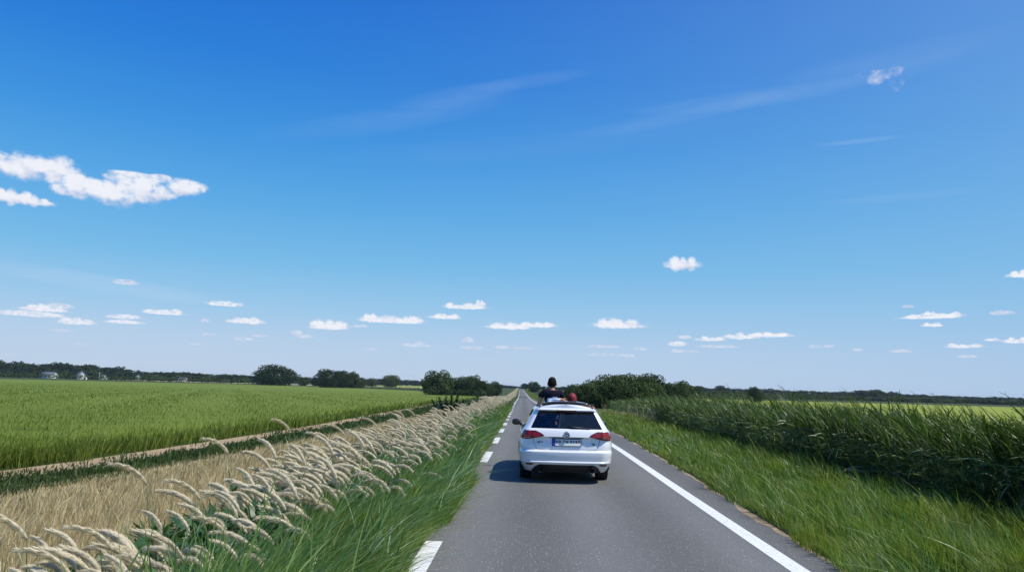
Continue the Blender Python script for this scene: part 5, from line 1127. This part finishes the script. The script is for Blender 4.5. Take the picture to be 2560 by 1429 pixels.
garment('jeans', [[((0, 0, -.14), (.165, .125)), ((0, 0, -.05), (.150, .115))], [((0, 0, -.14), (.165, .125)), ((-.10, .12, -.14), (.10, .10)), ((-.13, .42, -.16), (.078, .078)), ((-.13, .46, -.50), (.058, .06)), ((-.13, .53, -.60), (.05, .05))], [((0, 0, -.14), (.165, .125)), ((.10, .12, -.14), (.10, .10)), ((.13, .42, -.16), (.078, .078)), ((.13, .46, -.50), (.058, .06)), ((.13, .53, -.60), (.05, .05))]], M_jeans, p1_)
# 2: person in a red cap, only head, shoulders and an arm above the roof
p2_ = person('person in a red cap low in the open roof with one arm stretched along it', (.165, 1.42, 1.445))
t2 = [((0, .02, -.42), (.11, .08)), ((0, .02, -.22), (.11, .08)), ((0, 0, -.09), (.12, .085)), ((0, 0, -.03), (.055, .055)), ((.005, .01, .03), (.05, .05)), ((.01, .015, .08), (.055, .06))]
la2 = [t2[2], ((-.15, 0, -.07), (.056, .056)), ((-.20, -.06, -.06), (.042, .042)), ((-.20, -.18, -.02), (.034, .034)), ((-.17, -.32, .055), (.026, .026))]
ra2 = [t2[2], ((.14, 0, -.055), (.056, .056)), ((.24, -.04, -.015), (.044, .044)), ((.33, -.08, -.00), (.036, .036)), ((.40, -.12, -.03), (.028, .028))]
ll2 = [t2[0], ((-.09, .1, -.45), (.08, .08)), ((-.1, .15, -.70), (.06, .06)), ((-.1, .1, -.93), (.045, .045))]; rl2 = [t2[0], ((.09, .1, -.45), (.08, .08)), ((.1, .15, -.70), (.06, .06)), ((.1, .1, -.93), (.045, .045))]
figure(p2_, [t2, la2, ra2, ll2, rl2], [(1, (.1, -.9, -.35), (1, 0, 0), (0, 0, 1), .5), (2, (.8, -.3, -.4), (0, 1, 0), (0, 0, 1), .3)], M_skin, extra=(headmesh('head', M_skin, None, None), (.012, .02, .115), R(-10), R(8), .98))
hair_cap('hair', M_hair, p2_, (.010, .014, .120), -.085, 1.07, .98, (R(8), 0, R(-10)))
cp = hair_cap('cap', M_cap, p2_, (.012, .012, .128), -.012, 1.12, 1.02, (R(14), 0, R(-10))); cp.scale = (1.06, 1.06, .86)
b_ = Bag(); v = []
for j in range(5):
    for i in range(9): a = math.pi * (i / 8); v.append((math.cos(a) * .075, .06 + math.sin(a) * .07 * (.2 + j * .25), .035 - .006 * j))
b_.add(v, [(j * 9 + i, j * 9 + i + 1, (j + 1) * 9 + i + 1, (j + 1) * 9 + i) for j in range(4) for i in range(8)]); obj('peak', b_.mesh('peak', [M_cap]), cp)
garment('black_top', [[((0, .02, -.40), (.155, .115)), ((0, .02, -.22), (.155, .115)), ((0, 0, -.085), (.135, .098)), ((0, 0, -.045), (.075, .068))], [((0, 0, -.085), (.135, .098)), ((-.13, 0, -.07), (.066, .066))]], M_vest, p2_)
garment('white_sleeve', [[((.06, 0, -.07), (.075, .08)), ((.14, 0, -.055), (.070, .070)), ((.20, -.025, -.03), (.058, .058))]], M_wtee, p2_)
garment('jeans', [[((0, .02, -.44), (.155, .115)), ((-.09, .1, -.47), (.095, .095)), ((-.1, .15, -.70), (.072, .072)), ((-.1, .1, -.93), (.056, .056))], [((0, .02, -.44), (.155, .115)), ((.09, .1, -.47), (.095, .095)), ((.1, .15, -.70), (.072, .072)), ((.1, .1, -.93), (.056, .056))]], M_vest, p2_)  # leggings
# 3: third person bent right forward over the roof edge in a blue and white striped top
p3_ = person('person doubled over the roof edge in a blue and white striped top, tan arm showing', (-.19, 1.20, 1.475))
t3 = [((-.06, .10, -.32), (.09, .07)), ((-.07, .06, -.14), (.09, .07)), ((-.07, -.02, .0), (.095, .07)), ((-.01, -.12, .03), (.075, .05)), ((.06, -.04, .01), (.05, .045)), ((.09, .04, .0), (.05, .05))]
ra3 = [t3[3], ((.06, -.06, .065), (.046, .046)), ((.13, -.02, .070), (.042, .042)), ((.20, -.12, .045), (.034, .034)), ((.25, -.28, .025), (.025, .025))]
la3 = [t3[3], ((-.09, -.14, .03), (.046, .046)), ((-.14, -.19, .02), (.036, .036)), ((-.10, -.29, .012), (.026, .026))]
ll3 = [t3[0], ((-.12, .10, -.45), (.06, .06)), ((-.12, .08, -.70), (.06, .06)), ((-.12, .1, -.95), (.045, .045))]; rl3 = [t3[0], ((.02, .10, -.45), (.06, .06)), ((.02, .08, -.70), (.06, .06)), ((.02, .1, -.95), (.045, .045))]
figure(p3_, [t3, ra3, la3, ll3, rl3], [(1, (.15, -.95, -.1), (1, 0, 0), (0, 0, 1), .35), (2, (-.3, -.9, -.1), (1, 0, 0), (0, 0, 1), .25)], M_skin2, extra=(headmesh('head', M_skin2, None, None), (.10, .10, .0), R(-100), R(-60), .85))
hair_cap('hair', M_hair, p3_, (.10, .10, .008), -.08, 1.1, .88, (R(-60), 0, R(-100)))
garment('striped_top', [[((-.06, .10, -.40), (.15, .12)), ((-.06, .09, -.24), (.16, .13)), ((-.07, .05, -.10), (.16, .13)), ((-.07, -.03, .0), (.150, .115)), ((-.01, -.12, .03), (.135, .085)), ((.08, -.15, .02), (.09, .07))], [((-.01, -.12, .03), (.135, .085)), ((-.09, -.15, .03), (.066, .058)), ((-.14, -.19, .02), (.050, .046)), ((-.115, -.26, .014), (.038, .034))], [((-.01, -.12, .03), (.135, .085)), ((.06, -.08, .07), (.066, .060))]], M_stripe, p3_)
garment('jeans', [[((-.06, .10, -.34), (.145, .115)), ((-.12, .10, -.46), (.10, .10)), ((-.12, .08, -.70), (.075, .075)), ((-.12, .1, -.95), (.058, .058))], [((-.06, .10, -.34), (.145, .115)), ((.02, .10, -.46), (.10, .10)), ((.02, .08, -.70), (.075, .075)), ((.02, .1, -.95), (.058, .058))]], M_jeans, p3_)
# ================================================================== the air
b_ = Bag(); boxv(b_, (0, 3200, 7.0), (13400, 6900, 20.0))
m = bpy.data.materials.new('thin_haze'); m.use_nodes = True; t = m.node_tree; t.nodes.clear()
pv = N(t, 'ShaderNodeVolumePrincipled'); pv.inputs['Color'].default_value = (.72, .82, .95, 1); pv.inputs['Density'].default_value = .00009; pv.inputs['Anisotropy'].default_value = .2
mo = N(t, 'ShaderNodeOutputMaterial'); L(t, pv.outputs[0], mo.inputs['Volume']); 
tag(obj('haze', b_.mesh('haze', [m])), 'thin blue summer haze over the fields', 'haze', kind='stuff')
